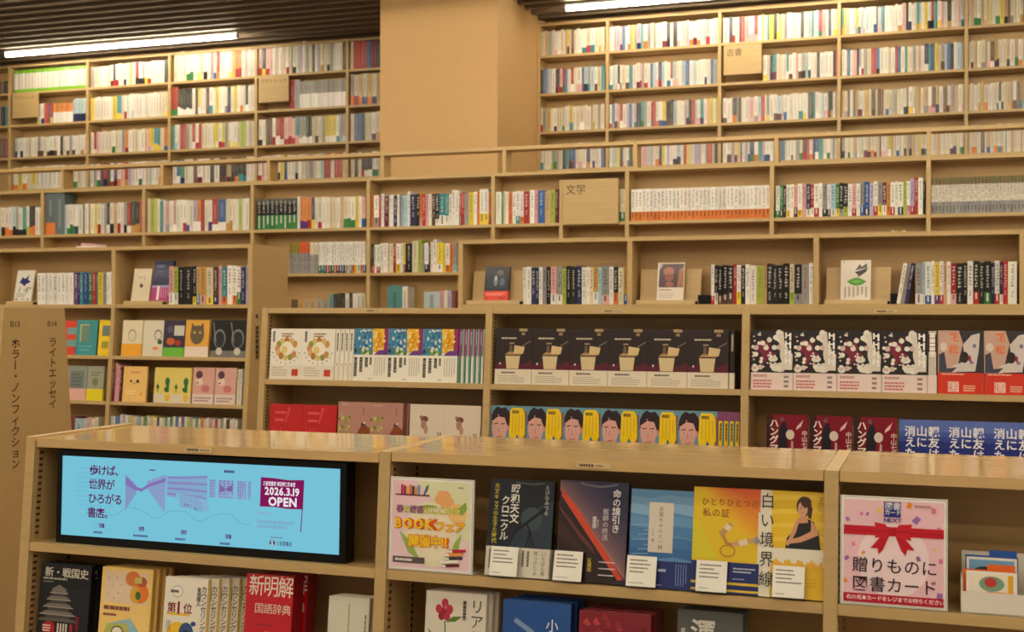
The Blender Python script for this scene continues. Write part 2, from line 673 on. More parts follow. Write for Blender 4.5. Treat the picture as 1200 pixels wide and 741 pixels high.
for x in X_4:
    MB().bbox(x - TU / 2, x + TU / 2, Y_R + 0.001, Y_R + 0.119, Z_4, Z_R - TB - 0.004, b=0.001).build('rail_post', M_WOOD, root)
xm = X(657, Y_4)
MB().bbox(xm - 0.0125, xm + 0.0125, Y_4 + 0.001, Y_4 + 0.16, Z_4 - 0.645, Z_4 - 0.06, b=0.001).build('divider', M_WOOD, root)

# wall cases
S_W = [0.262, 0.572, 0.882, 1.192, 1.502, 1.812, 2.122]


def wall_case(label, xs):
    root = tag(empty('bookcase', (0, 0, 0)), label, 'bookcase')
    P = [(Y_W, Z_W), (Y_W, 0), (Y_W + 0.2, 0), (Y_W + 0.2, Z_W)]
    for x in xs:
        upright(root, x, P)
    for i in range(len(xs) - 1):
        shelf(root, xs[i], xs[i + 1], plumb(Y_W, Z_W), 0.0005, 0.2, name='top_board')
        for s in S_W:
            shelf(root, xs[i], xs[i + 1], plumb(Y_W, Z_W), s, 0.19)
        MB().box(xs[i] + TU / 2, xs[i + 1] - TU / 2, Y_W + 0.19, Y_W + 0.2, 0, Z_W - TB).build('back_panel', M_BACK, root)
    return root


wall_case('beech wall case on the back wall left of the column', X_W + [COL_X0 - 0.02])
wall_case('beech wall case on the back wall right of the column', X_V)


# ------------------------------------------------------------------ section sign boards
def sign_board(label, x0, x1, Y, z0, z1, t, text, size, tx, tz, faint=INK):
    r = tag(empty('section_sign', (x0, Y, z0)), label, 'sign')
    mb = MB()
    mb.bbox(0, x1 - x0, 0, t, 0, z1 - z0, (214, 178, 122), b=0.002)
    mb.build('board', M_WOOD, r)
    mb = MB()
    a = Art(mb, x1 - x0, z1 - z0, -0.0003)
    h = z1 - z0
    a.text(text, tx, tz, size / h, faint, 0.0)
    mb.build('lettering', M_PRINT, r)
    return r


def sign_px(label, px0, py0, px1, py1, Y, text, size, tx, tz):
    x0, z1 = at(px0, py0, Y)
    x1, z0 = at(px1, py1, Y)
    return sign_board(label, x0, x1, Y, z0, z1, 0.02, text, size, tx, tz)


sign_px('wooden section sign lettered with two characters for literature, in the long tall case', 659.5, 211, 724.5, 262, Y_4 - 0.0206, '文学', 0.068, 0.05, 0.90)
sign_px('wooden section sign lettered for old books, high on the right wall case', 848, 54, 892.5, 85.5, Y_W - 0.0206, '古書', 0.062, 0.07, 0.90)
sign_px('wooden outlet section sign beside the orange and white set, far left wall case', 14.5, 110.5, 44, 137, Y_W - 0.0206, 'アウトレット', 0.040, 0.07, 0.92)
sign_px('wooden outlet section sign above black and white books, left of the column', 303, 90.5, 338, 118.5, Y_W - 0.0206, 'アウトレット', 0.044, 0.07, 0.92)
# ------------------------------------------------------------------ books standing spine-out
LIGHT = 'WCYSVAIL'


def darkish(c):
    r, g, b = C_(c)
    return 0.3 * r + 0.59 * g + 0.11 * b < 120


def jit(c, rnd, a=10):
    r, g, b = C_(c)
    y = 0.3 * r + 0.59 * g + 0.11 * b
    r, g, b = (v * 0.80 + y * 0.17 for v in (r, g, b))
    k = rnd.uniform(-a, a)
    return tuple(max(0, min(255, v + k + rnd.uniform(-a * 0.4, a * 0.4))) for v in (r, g, b))


def spine_geo(mb, t, h, d, main, band, rnd, band_h=None, top=None, fine=True, far=False, mid=None):
    """one closed book standing on z = 0, its spine at y = 0"""
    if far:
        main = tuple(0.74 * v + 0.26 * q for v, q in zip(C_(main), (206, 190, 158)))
    main = jit(main, rnd)
    cov = 0.0016
    e = min(0.0022, t * 0.16)
    # jacket: rounded spine and two boards
    mb.prism_z([(0, d), (0, e), (t * 0.22, 0.0003), (t * 0.78, 0.0003), (t, e), (t, d), (t - cov, d), (t - cov, 0.003), (cov, 0.003), (cov, d)], 0, h, main)
    mb.box(cov, t - cov, 0.003, d - 0.003, 0.002, h - 0.003, (232, 224, 204))
    bh = 0
    if band:
        bh = band_h or h * rnd.uniform(0.20, 0.33)
        bc = jit(band, rnd)
        mb.prism_z([(-0.0003, d * 0.9), (-0.0003, e - 0.0003), (t * 0.22, -0.0001), (t * 0.78, -0.0001), (t + 0.0003, e - 0.0003), (t + 0.0003, d * 0.9), (t, d * 0.9), (t, e), (t * .78, 0.0002), (t * .22, 0.0002), (0, e), (0, d * 0.9)], 0.0, bh, bc)
    a = Art(mb, t, h, -0.0001)
    if top:
        a.rect(0.03, 1 - top[1], 0.97, 1.0, top[0])
    if mid:
        a.rect(0.03, mid[1], 0.97, mid[2], mid[0])
    if far:
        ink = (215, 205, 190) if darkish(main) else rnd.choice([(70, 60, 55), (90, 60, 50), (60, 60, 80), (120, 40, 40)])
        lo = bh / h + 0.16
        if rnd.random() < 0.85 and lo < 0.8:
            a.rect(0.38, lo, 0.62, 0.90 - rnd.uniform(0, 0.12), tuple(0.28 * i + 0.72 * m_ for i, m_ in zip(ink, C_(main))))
        return
    if not fine:
        return
    ink = (225, 218, 205) if darkish(main) else rnd.choice([(45, 40, 40), (60, 45, 40), (40, 45, 80), (130, 35, 35)])
    # title down the spine, too small to read: short crossed strokes
    n = rnd.randint(5, 9)
    s = min(0.62 * t, 0.016, 0.5 * h / n)
    v = h * rnd.uniform(0.90, 0.95)
    pts, fs = [], []

    def q(x0, x1, z0, z1):
        k = len(pts)
        pts.extend([(x0 / t, z0 / h), (x1 / t, z0 / h), (x1 / t, z1 / h), (x0 / t, z1 / h)])
        fs.append((k, k + 1, k + 2, k + 3))
    for part, nn, ss in (('title', n, s), ('author', rnd.randint(3, 4), s * 0.62)):
        for i in range(nn):
            if v - ss < bh + 0.006:
                break
            cx = t / 2 + rnd.uniform(-0.05, 0.05) * ss
            for _ in range(rnd.randint(1, 2)):
                zz = v - ss * rnd.uniform(0.2, 0.85)
                q(cx - ss * 0.45, cx + ss * 0.45, zz - ss * 0.07, zz + ss * 0.07)
            xx = cx + rnd.uniform(-0.3, 0.3) * ss
            q(xx - ss * 0.08, xx + ss * 0.08, v - ss * 0.92, v - ss * 0.08)
            v -= ss * 1.08
        v -= ss * 1.2
    if fs:
        a._p(pts, fs, ink)
    if band:
        bi = (40, 35, 35) if not darkish(band) else (230, 225, 215)
        a.y = -0.0003
        a.lines_of_print(0.3, 0.03, 0.7, bh / h - 0.02, 1, bi, vert=True, fill=0.6, seed=rnd.randint(0, 999))


def parse(spec):
    out = []
    for tok in spec.split():
        rep = 1
        if '*' in tok:
            tok, r = tok.split('*')
            rep = int(r)
        main = tok[0]
        band = tok[1] if len(tok) > 1 and tok[1].islower() else None
        tall = 1 if '^' in tok else (-1 if '_' in tok else 0)
        wt = 1.0
        dg = ''.join(ch for ch in tok if ch.isdigit())
        if dg:
            wt = int(dg) / 10.0
        out += [(main, band, tall, wt)] * rep
    return out


PAGES_D = 0.128
LABEL_SEEN = {}


def spine_row(F, D, px0, px1, py, spec, row, h=0.19, recess=0.012, stuff=None, name='book', group=None, var=0.006, depth=PAGES_D,
              band_h=None, top=None, mid=None, cat='book', x0=None, x1=None, far=False, label_of=None, seed=None, start=0):
    """books side by side between two places on a shelf. F = frame whose origin is the front edge of the shelf's top"""
    rnd = random.Random(seed if seed is not None else int(px0 * 31 + py * 17))
    if x0 is None:
        x0, x1 = X(px0, D, py), X(px1, D, py)
    x0, x1 = clamp(D, x0, x1)
    toks = parse(spec)
    wts = [t[3] * rnd.uniform(0.82, 1.18) if name == 'book' else t[3] for t in toks]
    k = (x1 - x0) / sum(wts)
    x = x0
    counts = {}
    for i, ((main, band, tall, _), wt) in enumerate(zip(toks, wts)):
        t = wt * k - 0.0005
        hh = h + rnd.uniform(-var, var) + (0.018 if tall == 1 else -0.016 if tall == -1 else 0)
        rec = recess + rnd.uniform(0, 0.006)
        Mx = F @ Matrix.Translation((x + 0.00025, rec, 0.0002))
        if stuff is not None:
            stuff.M = Mx
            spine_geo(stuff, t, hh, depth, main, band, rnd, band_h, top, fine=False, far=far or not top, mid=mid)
        else:
            mb = MB()
            spine_geo(mb, t, hh, depth, main, band, rnd, band_h, top, mid=mid)
            o = mb.build(name, M_GLOSS)
            o.matrix_world = Mx
            if label_of:
                lab = label_of(i)
            else:
                cn = PAL[main.upper()][1]
                tl = 'tall ' if tall == 1 else 'short ' if tall == -1 else ''
                bn = (' with %s band' % PAL[band.upper()][1]) if band else ''
                lab = '%s%s book%s, %s from the left %s' % (tl, cn, bn, ORD[i + start], row)
            tag(o, lab, cat, group)
        x += wt * k


MASS = MB()          # the spines beyond the three hundred largest: one body of books

# ------------------------------------------------------------------ face-out books
def face_book(name, w, h, t, cover, spine, art, obi=None, mat=None, spine_art=None, pages=(232, 224, 204)):
    """Empty at the bottom left front; front at y = 0, bound edge on the right"""
    mat = mat or M_GLOSS
    root = empty(name)
    c, e = 0.0018, min(0.002, t * 0.2)
    mb = MB()
    mb.prism_z([(0, 0), (w - e, 0), (w, e), (w, t - e), (w - e, t), (0, t), (0, t - c), (w - c, t - c), (w - c, c), (0, c)], 0, h, cover)
    mb.box(w - 0.0001, w + 0.0002, e, t - e, 0.0, h, spine)
    if art:
        art(Art(mb, w, h, -0.00005))
    if spine_art:
        k = mb.M
        mb.M = Matrix.Translation((w + 0.0003, 0, 0)) @ Matrix.Rotation(math.pi / 2, 4, 'Z')
        spine_art(Art(mb, t, h, 0.0))
        mb.M = k
    mb.build('cover', mat, root)
    MB().box(0.003, w - c - 0.0005, c, t - c, 0.003, h - 0.003, pages).build('page_block', M_PRINT, root)
    if obi:
        f, oc, oart = obi[:3]
        mb = MB()
        d = 0.004
        mb.prism_z([(0.0, -0.0012), (w + 0.0006 - e, -0.0012), (w + 0.0006, e), (w + 0.0006, t - e), (w - e, t + 0.0006), (w - e, t + 0.0003), (w + 0.0003, t - e), (w + 0.0003, e), (w - e, -0.0008), (0, -0.0008)], 0.0003, h * f, oc)
        if oart:
            oart(Art(mb, w, h * f, -0.0013))
        mb.build('paper_band', mat, root)
    root['w'], root['t'] = w, t
    return root


TURN = Matrix.Rotation(-math.pi / 2, 4, 'Z')


def put(root, M):
    root.matrix_world = M
    return root


def copies(proto, first, Ms, labels, group, cat='book'):
    for M, lab in zip(Ms, labels):
        if not first[0]:
            o, first[0] = proto, True
        else:
            o = dup(proto)
        put(o, M)
        tag(o, lab, cat, group)


def shelf_M(F, s, x, rec=0.012, extra=0.0):
    return F @ Matrix.Translation((x, rec, -s + 0.0003)) @ Matrix.Rotation(-extra, 4, 'X')


def run(proto, F, s, D, py, edges, spines, what, row, group, rec=0.012, lean_=0.0, spine_edges=None):
    """copies of one title side by side (pixel edges), then copies turned spine-out after them"""
    n = len(edges) - 1
    xs_ = clamp(D, X(edges[0], D, py), X(edges[-1], D, py))
    first = [False]
    w = proto['w']
    t = proto['t']
    for i in range(n):
        xa, xb = max(xs_[0], X(edges[i], D, py)), min(xs_[1], X(edges[i + 1], D, py))
        if n > 2:
            xa, xb = xs_[0] + (xs_[1] - xs_[0]) * i / n, xs_[0] + (xs_[1] - xs_[0]) * (i + 1) / n
        lab = '%s, %s from left %s' % (what, ORD[i], row)
        copies(proto, first, [shelf_M(F, s, xa + (xb - xa - w) / 2, rec, lean_)], [lab], group)
    if spines:
        xa, xb = clamp(D, X(spine_edges[0], D, py), X(spine_edges[1], D, py))
        st = (xb - xa) / spines
        for i in range(spines):
            M = shelf_M(F, s, xa + st * i + (st - t) / 2, rec + w + 0.0, 0) @ TURN
            copies(proto, first, [M], ['%s, spine-out, %s from left' % (what, ORD[i])], group)


GRAY = (80, 76, 74)


def art_cookies(a):
    a.rect(0, 0, 1, 1, (240, 234, 222))
    a.lines_of_print(0.06, 0.60, 0.14, 0.95, 1, GRAY, vert=True, fill=0.8)
    a.lines_of_print(0.34, 0.83, 0.72, 0.92, 2, (150, 100, 60), fill=0.6)
    for k in range(11):
        t = 0.6 + k * 0.5
        c = [(205, 150, 80), (226, 180, 110), (190, 120, 60), (215, 200, 120), (150, 150, 70)][k % 5]
        a.ell(0.52 + 0.30 * math.cos(t), 0.60 + 0.17 * math.sin(t), 0.075, 0.07, c)
    a.ell(0.53, 0.61, 0.16, 0.14, (246, 238, 220))
    a.ell(0.44, 0.58, 0.10, 0.08, (230, 205, 130))
    for k in range(9):
        t = math.pi * (1.05 + 0.9 * k / 8)
        a.ell(0.5 + 0.42 * math.cos(t), 0.56 + 0.25 * math.sin(t), 0.016, 0.014, (70, 60, 50), 8)


def obi_cookies(a):
    a.lines_of_print(0.08, 0.2, 0.62, 0.9, 4, (190, 172, 150))
    a.rect(0.70, 0.25, 0.90, 0.72, (205, 66, 48))


def wpx(n, e0, e1, py):
    x0, x1 = clamp(Y_M, X(e0, Y_M, py), X(e1, Y_M, py))
    return (x1 - x0) / n - 0.0008


book_cookies = face_book('book', wpx(2, 317, 392.5, 440), 0.190, 0.0165, (240, 234, 222), (238, 230, 216), art_cookies, (0.28, (232, 222, 204), obi_cookies),
                         spine_art=lambda a: (a.lines_of_print(0.3, 0.35, 0.7, 0.92, 1, GRAY, vert=True, fill=0.8), a.ell(0.5, 0.31, 0.12, 0.03, (200, 150, 80))))
run(book_cookies, FR_M, 0.268, Y_M, 440, [317, 354.5, 392.5], 4, 'white novel with ring of biscuits on its cover', 'on the upper shelf', 'white biscuit novels', spine_edges=(393, 414.5))


def art_floral(a):
    rnd = random.Random(3)
    a.rect(0, 0, 1, 1, (238, 232, 216))
    a.rect(0, 0.50, 0.55, 1, (70, 140, 180))
    a.rect(0.55, 0.55, 0.93, 1, (242, 186, 40))
    a.rect(0.88, 0.52, 1, 1, (150, 50, 110))
    for _ in range(46):
        u, v = rnd.uniform(0.03, 0.5), rnd.uniform(0.66, 0.97)
        a.ell(u, v, 0.03, 0.022, rnd.choice([(40, 96, 160), (96, 170, 190), (230, 230, 225), (60, 120, 150)]), 7)
    for _ in range(40):
        u, v = rnd.uniform(0.55, 0.9), rnd.uniform(0.6, 0.98)
        a.ell(u, v, 0.035, 0.028, rnd.choice([(250, 205, 70), (228, 150, 30), (246, 224, 130)]), 7)
    for _ in range(14):
        a.ell(rnd.uniform(0.18, 0.55), rnd.uniform(0.52, 0.64), 0.05, 0.03, rnd.choice([(130, 170, 60), (220, 225, 200), (90, 130, 60)]), 7)
    a.poly([(0.6, 0.5), (1, 0.5), (1, 0.6), (0.75, 0.585)], (110, 60, 140))
    a.ell(0.06, 0.58, 0.03, 0.04, (40, 40, 60))
    a.rect(0, 0, 1, 0.5, (240, 234, 218))
    for u in (0.02, 0.18, 0.34):
        a.lines_of_print(u, 0.08 if u < 0.3 else 0.15, u + 0.11, 0.45, 1, (70, 64, 60), vert=True, fill=0.8, seed=int(u * 60))
    a.lines_of_print(0.49, 0.22, 0.55, 0.45, 1, (60, 50, 50), vert=True, fill=0.9)
    a.lines_of_print(0.62, 0.1, 0.96, 0.45, 5, (190, 182, 168), vert=True)
    a.lines_of_print(0.46, 0.03, 0.66, 0.06, 1, (120, 110, 100))


book_floral = face_book('book', wpx(3, 415.2, 536.8, 442), 0.192, 0.0165, (240, 234, 218), (36, 128, 118), art_floral, mat=M_GLOSS,
                        spine_art=lambda a: (a.rect(0, 0.5, 0.55, 1, (150, 60, 120)), a.rect(0.62, 0.0, 1, 0.5, (236, 230, 216)), a.lines_of_print(0.3, 0.55, 0.6, 0.95, 1, (225, 210, 220), vert=True)))
run(book_floral, FR_M, 0.268, Y_M, 442, [415.2, 455.5, 496, 536.8], 5, 'novel with blue and yellow flower painting', 'on the upper shelf', 'flower painting novels', spine_edges=(537.5, 567))


def art_brown(a):
    a.rect(0, 0, 1, 1, (46, 32, 34))
    a.poly([(0, 0.27), (1, 0.27), (1, 0.44), (0.75, 0.36), (0.4, 0.42), (0, 0.36)], (92, 24, 44))
    a.rect(0.64, 0.95, 0.86, 1.0, (176, 152, 112))
    a.rect(0.70, 0.88, 0.80, 0.93, (150, 124, 90))
    a.lines_of_print(0.16, 0.805, 0.84, 0.845, 1, (206, 192, 168), fill=0.7)
    a.lines_of_print(0.38, 0.72, 0.60, 0.75, 1, (170, 150, 120), fill=0.9)
    a.poly([(0.28, 0.51), (0.68, 0.51), (0.64, 0.28), (0.32, 0.28)], (216, 194, 150))
    a.poly([(0.27, 0.53), (0.36, 0.58), (0.75, 0.57), (0.71, 0.53)], (180, 140, 90))
    a.poly([(0.50, 0.55), (0.52, 0.70), (0.80, 0.67), (0.76, 0.55)], (216, 190, 140))
    a.line([(0.74, 0.69), (0.96, 0.78)], 0.012, (140, 130, 110))
    a.poly([(0.38, 0.58), (0.39, 0.70), (0.46, 0.70), (0.47, 0.58)], (110, 92, 72))
    a.ell(0.14, 0.37, 0.02, 0.02, (236, 214, 200))


def obi_brown(a):
    a.lines_of_print(0.18, 0.70, 0.8, 0.84, 1, (110, 100, 90), fill=0.8)
    a.lines_of_print(0.1, 0.1, 0.9, 0.62, 4, (176, 164, 146), fill=0.4)


book_brown = face_book('book', wpx(6, 580.5, 854, 450), 0.196, 0.017, (46, 32, 34), (34, 24, 28), art_brown, (0.27, (226, 214, 192), obi_brown),
                       spine_art=lambda a: a.lines_of_print(0.3, 0.45, 0.7, 0.92, 1, (180, 165, 140), vert=True, fill=0.9))
run(book_brown, FR_M, 0.268, Y_M, 450, [580.5, 624, 668, 711.5, 758.5, 804.5, 854], 1, 'dark brown novel with beige box', 'on the upper shelf', 'dark brown novels', spine_edges=(855, 861))


def art_dots(a):
    rnd = random.Random(11)
    a.rect(0, 0, 1, 1, (38, 30, 32))
    a.poly([(0.2, 0.85), (0.34, 0.80), (0.42, 0.92), (0.46, 0.66), (0.6, 0.6), (0.4, 0.52), (0.28, 0.42), (0.25, 0.6), (0.12, 0.66)], (128, 34, 58))
    a.ell(0.78, 0.62, 0.10, 0.16, (232, 222, 208))
    a.ell(0.70, 0.38, 0.12, 0.08, (228, 218, 204))
    a.ell(0.66, 0.90, 0.09, 0.06, (234, 226, 214))
    a.ell(0.93, 0.5, 0.05, 0.10, (120, 30, 52))
    a.ell(0.10, 0.36, 0.09, 0.06, (236, 228, 216))
    a.ell(0.60, 0.36, 0.12, 0.05, (236, 228, 216))
    a.ell(0.52, 0.52, 0.11, 0.05, (234, 226, 214))
    a.poly([(0.62, 0.97), (0.76, 0.98), (0.80, 0.70), (0.98, 0.60), (0.97, 0.34), (0.74, 0.34), (0.70, 0.62)], (226, 216, 202))
    for _ in range(44):
        r = rnd.choice([0.016, 0.022, 0.03, 0.042])
        a.ell(rnd.uniform(0.04, 0.66), rnd.uniform(0.32, 0.97), r * 1.5, r, rnd.choice([(238, 230, 218), (240, 234, 224), (216, 190, 184)]), 10)
    for v in (0.86, 0.72, 0.58, 0.44):
        a.rect(0.80, v, 0.84, v + 0.10, (252, 248, 242))
        a.rect(0.80, v + 0.04, 0.92, v + 0.065, (248, 244, 238))
        a.rect(0.90, v - 0.03, 0.945, v + 0.09, (248, 244, 238))


def obi_dots(a):
    a.lines_of_print(0.06, 0.72, 0.6, 0.90, 1, (200, 150, 150), fill=0.8)
    a.lines_of_print(0.06, 0.1, 0.72, 0.62, 3, (206, 120, 124), fill=0.6)
    a.lines_of_print(0.78, 0.1, 0.95, 0.9, 3, (130, 120, 120), fill=0.5)


book_dots = face_book('book', wpx(4, 880, 1087, 456), 0.196, 0.027, (38, 30, 32), (206, 196, 186), art_dots, (0.29, (236, 214, 208), obi_dots), mat=M_WRAP,
                      spine_art=lambda a: (a.rect(0, 0.66, 1, 0.95, (90, 40, 48)), a.lines_of_print(0.2, 0.35, 0.8, 0.97, 1, (246, 240, 230), vert=True, fill=1.0)))
run(book_dots, FR_M, 0.268, Y_M, 456, [880, 927.5, 979, 1032.5, 1087], 1, 'black and white blotched novel', 'on the upper shelf', 'blotched black and white novels', spine_edges=(1087.5, 1097.5))


def art_flower(a):
    a.rect(0, 0, 1, 1, (206, 168, 150))
    a.poly([(0.46, 1), (1, 1), (1, 0.33), (0.4, 0.33), (0.55, 0.8)], (52, 48, 54))
    a.poly([(0.55, 0.78), (0.74, 0.93), (0.92, 0.96), (0.90, 0.7), (0.82, 0.36), (0.15, 0.34), (0.35, 0.45), (0.6, 0.52)], (214, 202, 198))
    a.ell(0.58, 0.58, 0.10, 0.09, (48, 34, 38))
    a.ell(0.70, 0.56, 0.03, 0.05, (150, 40, 50))
    a.ell(0.80, 0.76, 0.04, 0.035, (130, 116, 150))
    a.ell(0.74, 0.50, 0.045, 0.03, (150, 120, 160))
    a.poly([(0.02, 0.34), (0.02, 0.62), (0.14, 0.66), (0.2, 0.4), (0.42, 0.42), (0.3, 0.34)], (66, 66, 84))
    a.ell(0.12, 0.74, 0.08, 0.07, (222, 210, 196))
    a.text('花', 0.24, 0.97, 0.15, (232, 120, 62), 0.025)
    a.text('松', 0.24, 0.78, 0.15, (232, 120, 62), 0.025)


def obi_flower(a):
    a.rect(0.22, 0.10, 0.46, 0.58, (240, 214, 196))
    a.rect(0.235, 0.13, 0.445, 0.55, (214, 52, 26))
    a.text('園', 0.235, 0.57, 0.44, (244, 224, 208), 0.01)
    a.lines_of_print(0.56, 0.12, 0.95, 0.44, 3, (240, 180, 150), fill=0.6)
    a.lines_of_print(0.08, 0.88, 0.9, 0.98, 1, (236, 200, 180), fill=0.5)


book_flower = face_book('book', 0.133, 0.198, 0.018, (206, 168, 150), (120, 50, 60), art_flower, (0.335, (214, 50, 24), obi_flower), mat=M_WRAP)
run(book_flower, FR_M, 0.268, Y_M, 460, [1098.5, 1153, 1208], 0, 'novel with white-robed figure above a vermilion band', 'on the upper shelf', 'vermilion banded novels')

# lower shelf of the second row


def art_red(a):
    a.rect(0, 0, 1, 1, (196, 22, 22))
    a.lines_of_print(0.16, 0.58, 0.5, 0.9, 2, (224, 90, 84), fill=0.3)
    a.poly([(0.46, 0.62), (0.50, 0.60), (0.64, 0.92), (0.56, 0.95)], (216, 64, 60))
    a.lines_of_print(0.08, 0.22, 0.4, 0.5, 3, (214, 60, 56), vert=True, fill=0.3)


book_red = face_book('book', wpx(2, 319, 397, 515), 0.175, 0.024, (196, 22, 22), (186, 20, 22), art_red, mat=M_WRAP)
run(book_red, FR_M, 0.535, Y_M, 515, [319, 358, 397], 0, 'bright red shrink-wrapped book', 'on the lower shelf', 'bright red wrapped books', rec=0.016)


def art_pink(a):
    rnd = random.Random(5)
    a.rect(0, 0, 1, 1, (186, 134, 122))
    a.lines_of_print(0.08, 0.93, 0.5, 0.96, 1, (220, 190, 180))
    for _ in range(26):
        a.ell(rnd.uniform(0.03, 0.38), rnd.uniform(0.40, 0.74), 0.035, 0.03, rnd.choice([(150, 150, 60), (176, 170, 84), (110, 116, 50), (196, 190, 110)]), 8)
    a.poly([(0.60, 0.38), (1, 0.38), (1, 0.50), (0.86, 0.56), (0.74, 0.56)], (140, 66, 36))
    a.ell(0.80, 0.58, 0.07, 0.035, (60, 54, 56))
    a.ell(0.83, 0.60, 0.035, 0.02, (226, 218, 206))
    a.lines_of_print(0.76, 0.68, 0.84, 0.9, 1, (150, 96, 86), vert=True)


book_pink = face_book('book', wpx(2, 399.5, 475.3, 515), 0.19, 0.017, (186, 134, 122), (96, 52, 40), art_pink)
run(book_pink, FR_M, 0.535, Y_M, 515, [399.5, 437, 475.3], 1, 'dusty pink novel with leafy plant and bird', 'on the lower shelf', 'dusty pink plant novels', spine_edges=(475.5, 481.5))


def art_figure(a):
    a.rect(0, 0, 1, 1, (222, 206, 186))
    a.ell(0.42, 0.72, 0.11, 0.06, (120, 72, 52))
    a.ell(0.40, 0.62, 0.08, 0.09, (176, 128, 104))
    a.ell(0.47, 0.52, 0.06, 0.08, (188, 142, 118))
    a.ell(0.33, 0.76, 0.05, 0.03, (160, 110, 90))
    a.lines_of_print(0.78, 0.2, 0.92, 0.48, 2, (96, 84, 74), vert=True, fill=0.5)


book_figure = face_book('book', wpx(2, 482.8, 565.5, 515), 0.188, 0.017, (222, 206, 186), (214, 198, 178), art_figure)
run(book_figure, FR_M, 0.535, Y_M, 515, [482.8, 524.6, 565.5], 0, 'pale novel with a blurred brown figure', 'on the lower shelf', 'pale novels with a brown figure')


def art_portrait(a):
    SK, HR = (222, 166, 156), (44, 27, 34)
    a.rect(0, 0, 1, 1, (104, 150, 170))
    a.rect(0.90, 0.3, 1.0, 0.9, (150, 80, 60))
    a.poly([(0.0, 0.0), (0.0, 0.24), (0.14, 0.28), (0.40, 0.28), (0.50, 0.22), (0.52, 0.0)], (30, 48, 58))
    a.poly([(0.15, 0.0), (0.19, 0.40), (0.38, 0.40), (0.42, 0.0)], (218, 150, 138))
    a.poly([(0.02, 0.66), (0.03, 0.82), (0.10, 0.93), (0.20, 0.985), (0.30, 0.95), (0.42, 0.97), (0.53, 0.88), (0.555, 0.76), (0.53, 0.62), (0.47, 0.58), (0.2, 0.7)], HR)
    a.ell(0.485, 0.60, 0.035, 0.055, (214, 146, 134))
    a.poly([(0.05, 0.72), (0.10, 0.78), (0.18, 0.84), (0.30, 0.82), (0.40, 0.78), (0.455, 0.70), (0.47, 0.56), (0.43, 0.44), (0.34, 0.35), (0.26, 0.325), (0.18, 0.35), (0.10, 0.42), (0.055, 0.54)], SK)
    a.poly([(0.06, 0.72), (0.06, 0.82), (0.18, 0.90), (0.22, 0.80), (0.14, 0.76)], HR)
    a.poly([(0.22, 0.80), (0.30, 0.90), (0.46, 0.84), (0.48, 0.66), (0.44, 0.70), (0.40, 0.78), (0.32, 0.79)], HR)
    for u in (0.155, 0.355):
        a.line([(u - 0.06, 0.66), (u + 0.055, 0.675)], 0.017, (66, 40, 42))
        a.ell(u, 0.605, 0.042, 0.016, (238, 224, 218), 10)
        a.ell(u, 0.605, 0.018, 0.016, (50, 34, 36), 10)
    a.line([(0.255, 0.60), (0.235, 0.52), (0.275, 0.515)], 0.010, (190, 116, 108))
    a.line([(0.19, 0.435), (0.26, 0.43), (0.34, 0.445)], 0.016, (176, 84, 84))
    a.poly([(0.55, 0.90), (0.60, 0.965), (0.88, 0.965), (0.955, 0.88), (0.975, 0.50), (0.90, 0.38), (0.80, 0.44), (0.76, 0.40), (0.66, 0.42), (0.58, 0.36), (0.53, 0.46)], (244, 206, 22))
    a.lines_of_print(0.60, 0.85, 0.92, 0.93, 1, (120, 92, 20), fill=0.7)
    a.lines_of_print(0.58, 0.46, 0.93, 0.84, 4, (212, 168, 20), vert=True, fill=0.3)
    a.poly([(0.67, 0.30), (0.72, 0.42), (0.76, 0.50), (0.80, 0.42), (0.86, 0.28), (0.84, 0.1), (0.68, 0.1)], (24, 84, 156))
    a.poly([(0.52, 0.1), (0.54, 0.34), (0.64, 0.38), (0.66, 0.1)], (176, 150, 130))
    a.rect(0.91, 0.1, 1.0, 0.34, (214, 206, 190))
    a.lines_of_print(0.92, 0.1, 0.99, 0.33, 1, (60, 56, 56), vert=True)


book_portrait = face_book('book', wpx(6, 574.5, 842, 515), 0.192, 0.018, (110, 160, 178), (236, 190, 26), art_portrait, mat=M_WRAP,
                          spine_art=lambda a: (a.rect(0, 0.84, 1, 1, (130, 70, 110)), a.rect(0, 0, 0.22, 0.84, (40, 110, 120)), a.lines_of_print(0.4, 0.3, 0.8, 0.8, 1, (110, 84, 20), vert=True, fill=0.9)))
run(book_portrait, FR_M, 0.535, Y_M, 515, [574.5, 616, 659, 703, 748, 794, 842], 4, 'novel with dark-haired portrait beside yellow coat', 'on the lower shelf', 'yellow coat portrait novels', spine_edges=(842, 868))


def art_hang(a):
    a.rect(0, 0, 1, 1, (128, 10, 36))
    a.rect(0, 0.0, 0.16, 1, (60, 14, 26))
    a.poly([(0.26, 0.2), (0.30, 0.72), (0.38, 0.86), (0.46, 0.88), (0.52, 0.72), (0.52, 0.42), (0.66, 0.4), (0.66, 0.2)], (30, 26, 38))
    a.ell(0.38, 0.92, 0.05, 0.04, (110, 80, 90))
    a.ell(0.58, 0.66, 0.105, 0.085, (216, 200, 188))
    a.poly([(0.60, 0.42), (0.66, 0.40), (0.66, 0.54), (0.61, 0.56)], (180, 160, 156))
    a.poly([(0.72, 0.74), (0.74, 0.80), (0.90, 0.92), (0.84, 0.80)], (226, 190, 184))
    a.text('ハングマン', 0.075, 0.93, 0.155, (238, 224, 214), 0.03, vert=True, gap=0.92)
    a.text('中山七里', 0.86, 0.74, 0.10, (220, 200, 194), 0.02, vert=True, gap=0.98)


book_hang = face_book('book', 0.130, 0.188, 0.018, (128, 10, 36), (26, 18, 22), art_hang)
run(book_hang, FR_M, 0.535, Y_M, 520, [898, 948.5, 1000, 1052.5], 0, 'crimson and black novel with white katakana title', 'on the lower shelf', 'crimson and black novels')


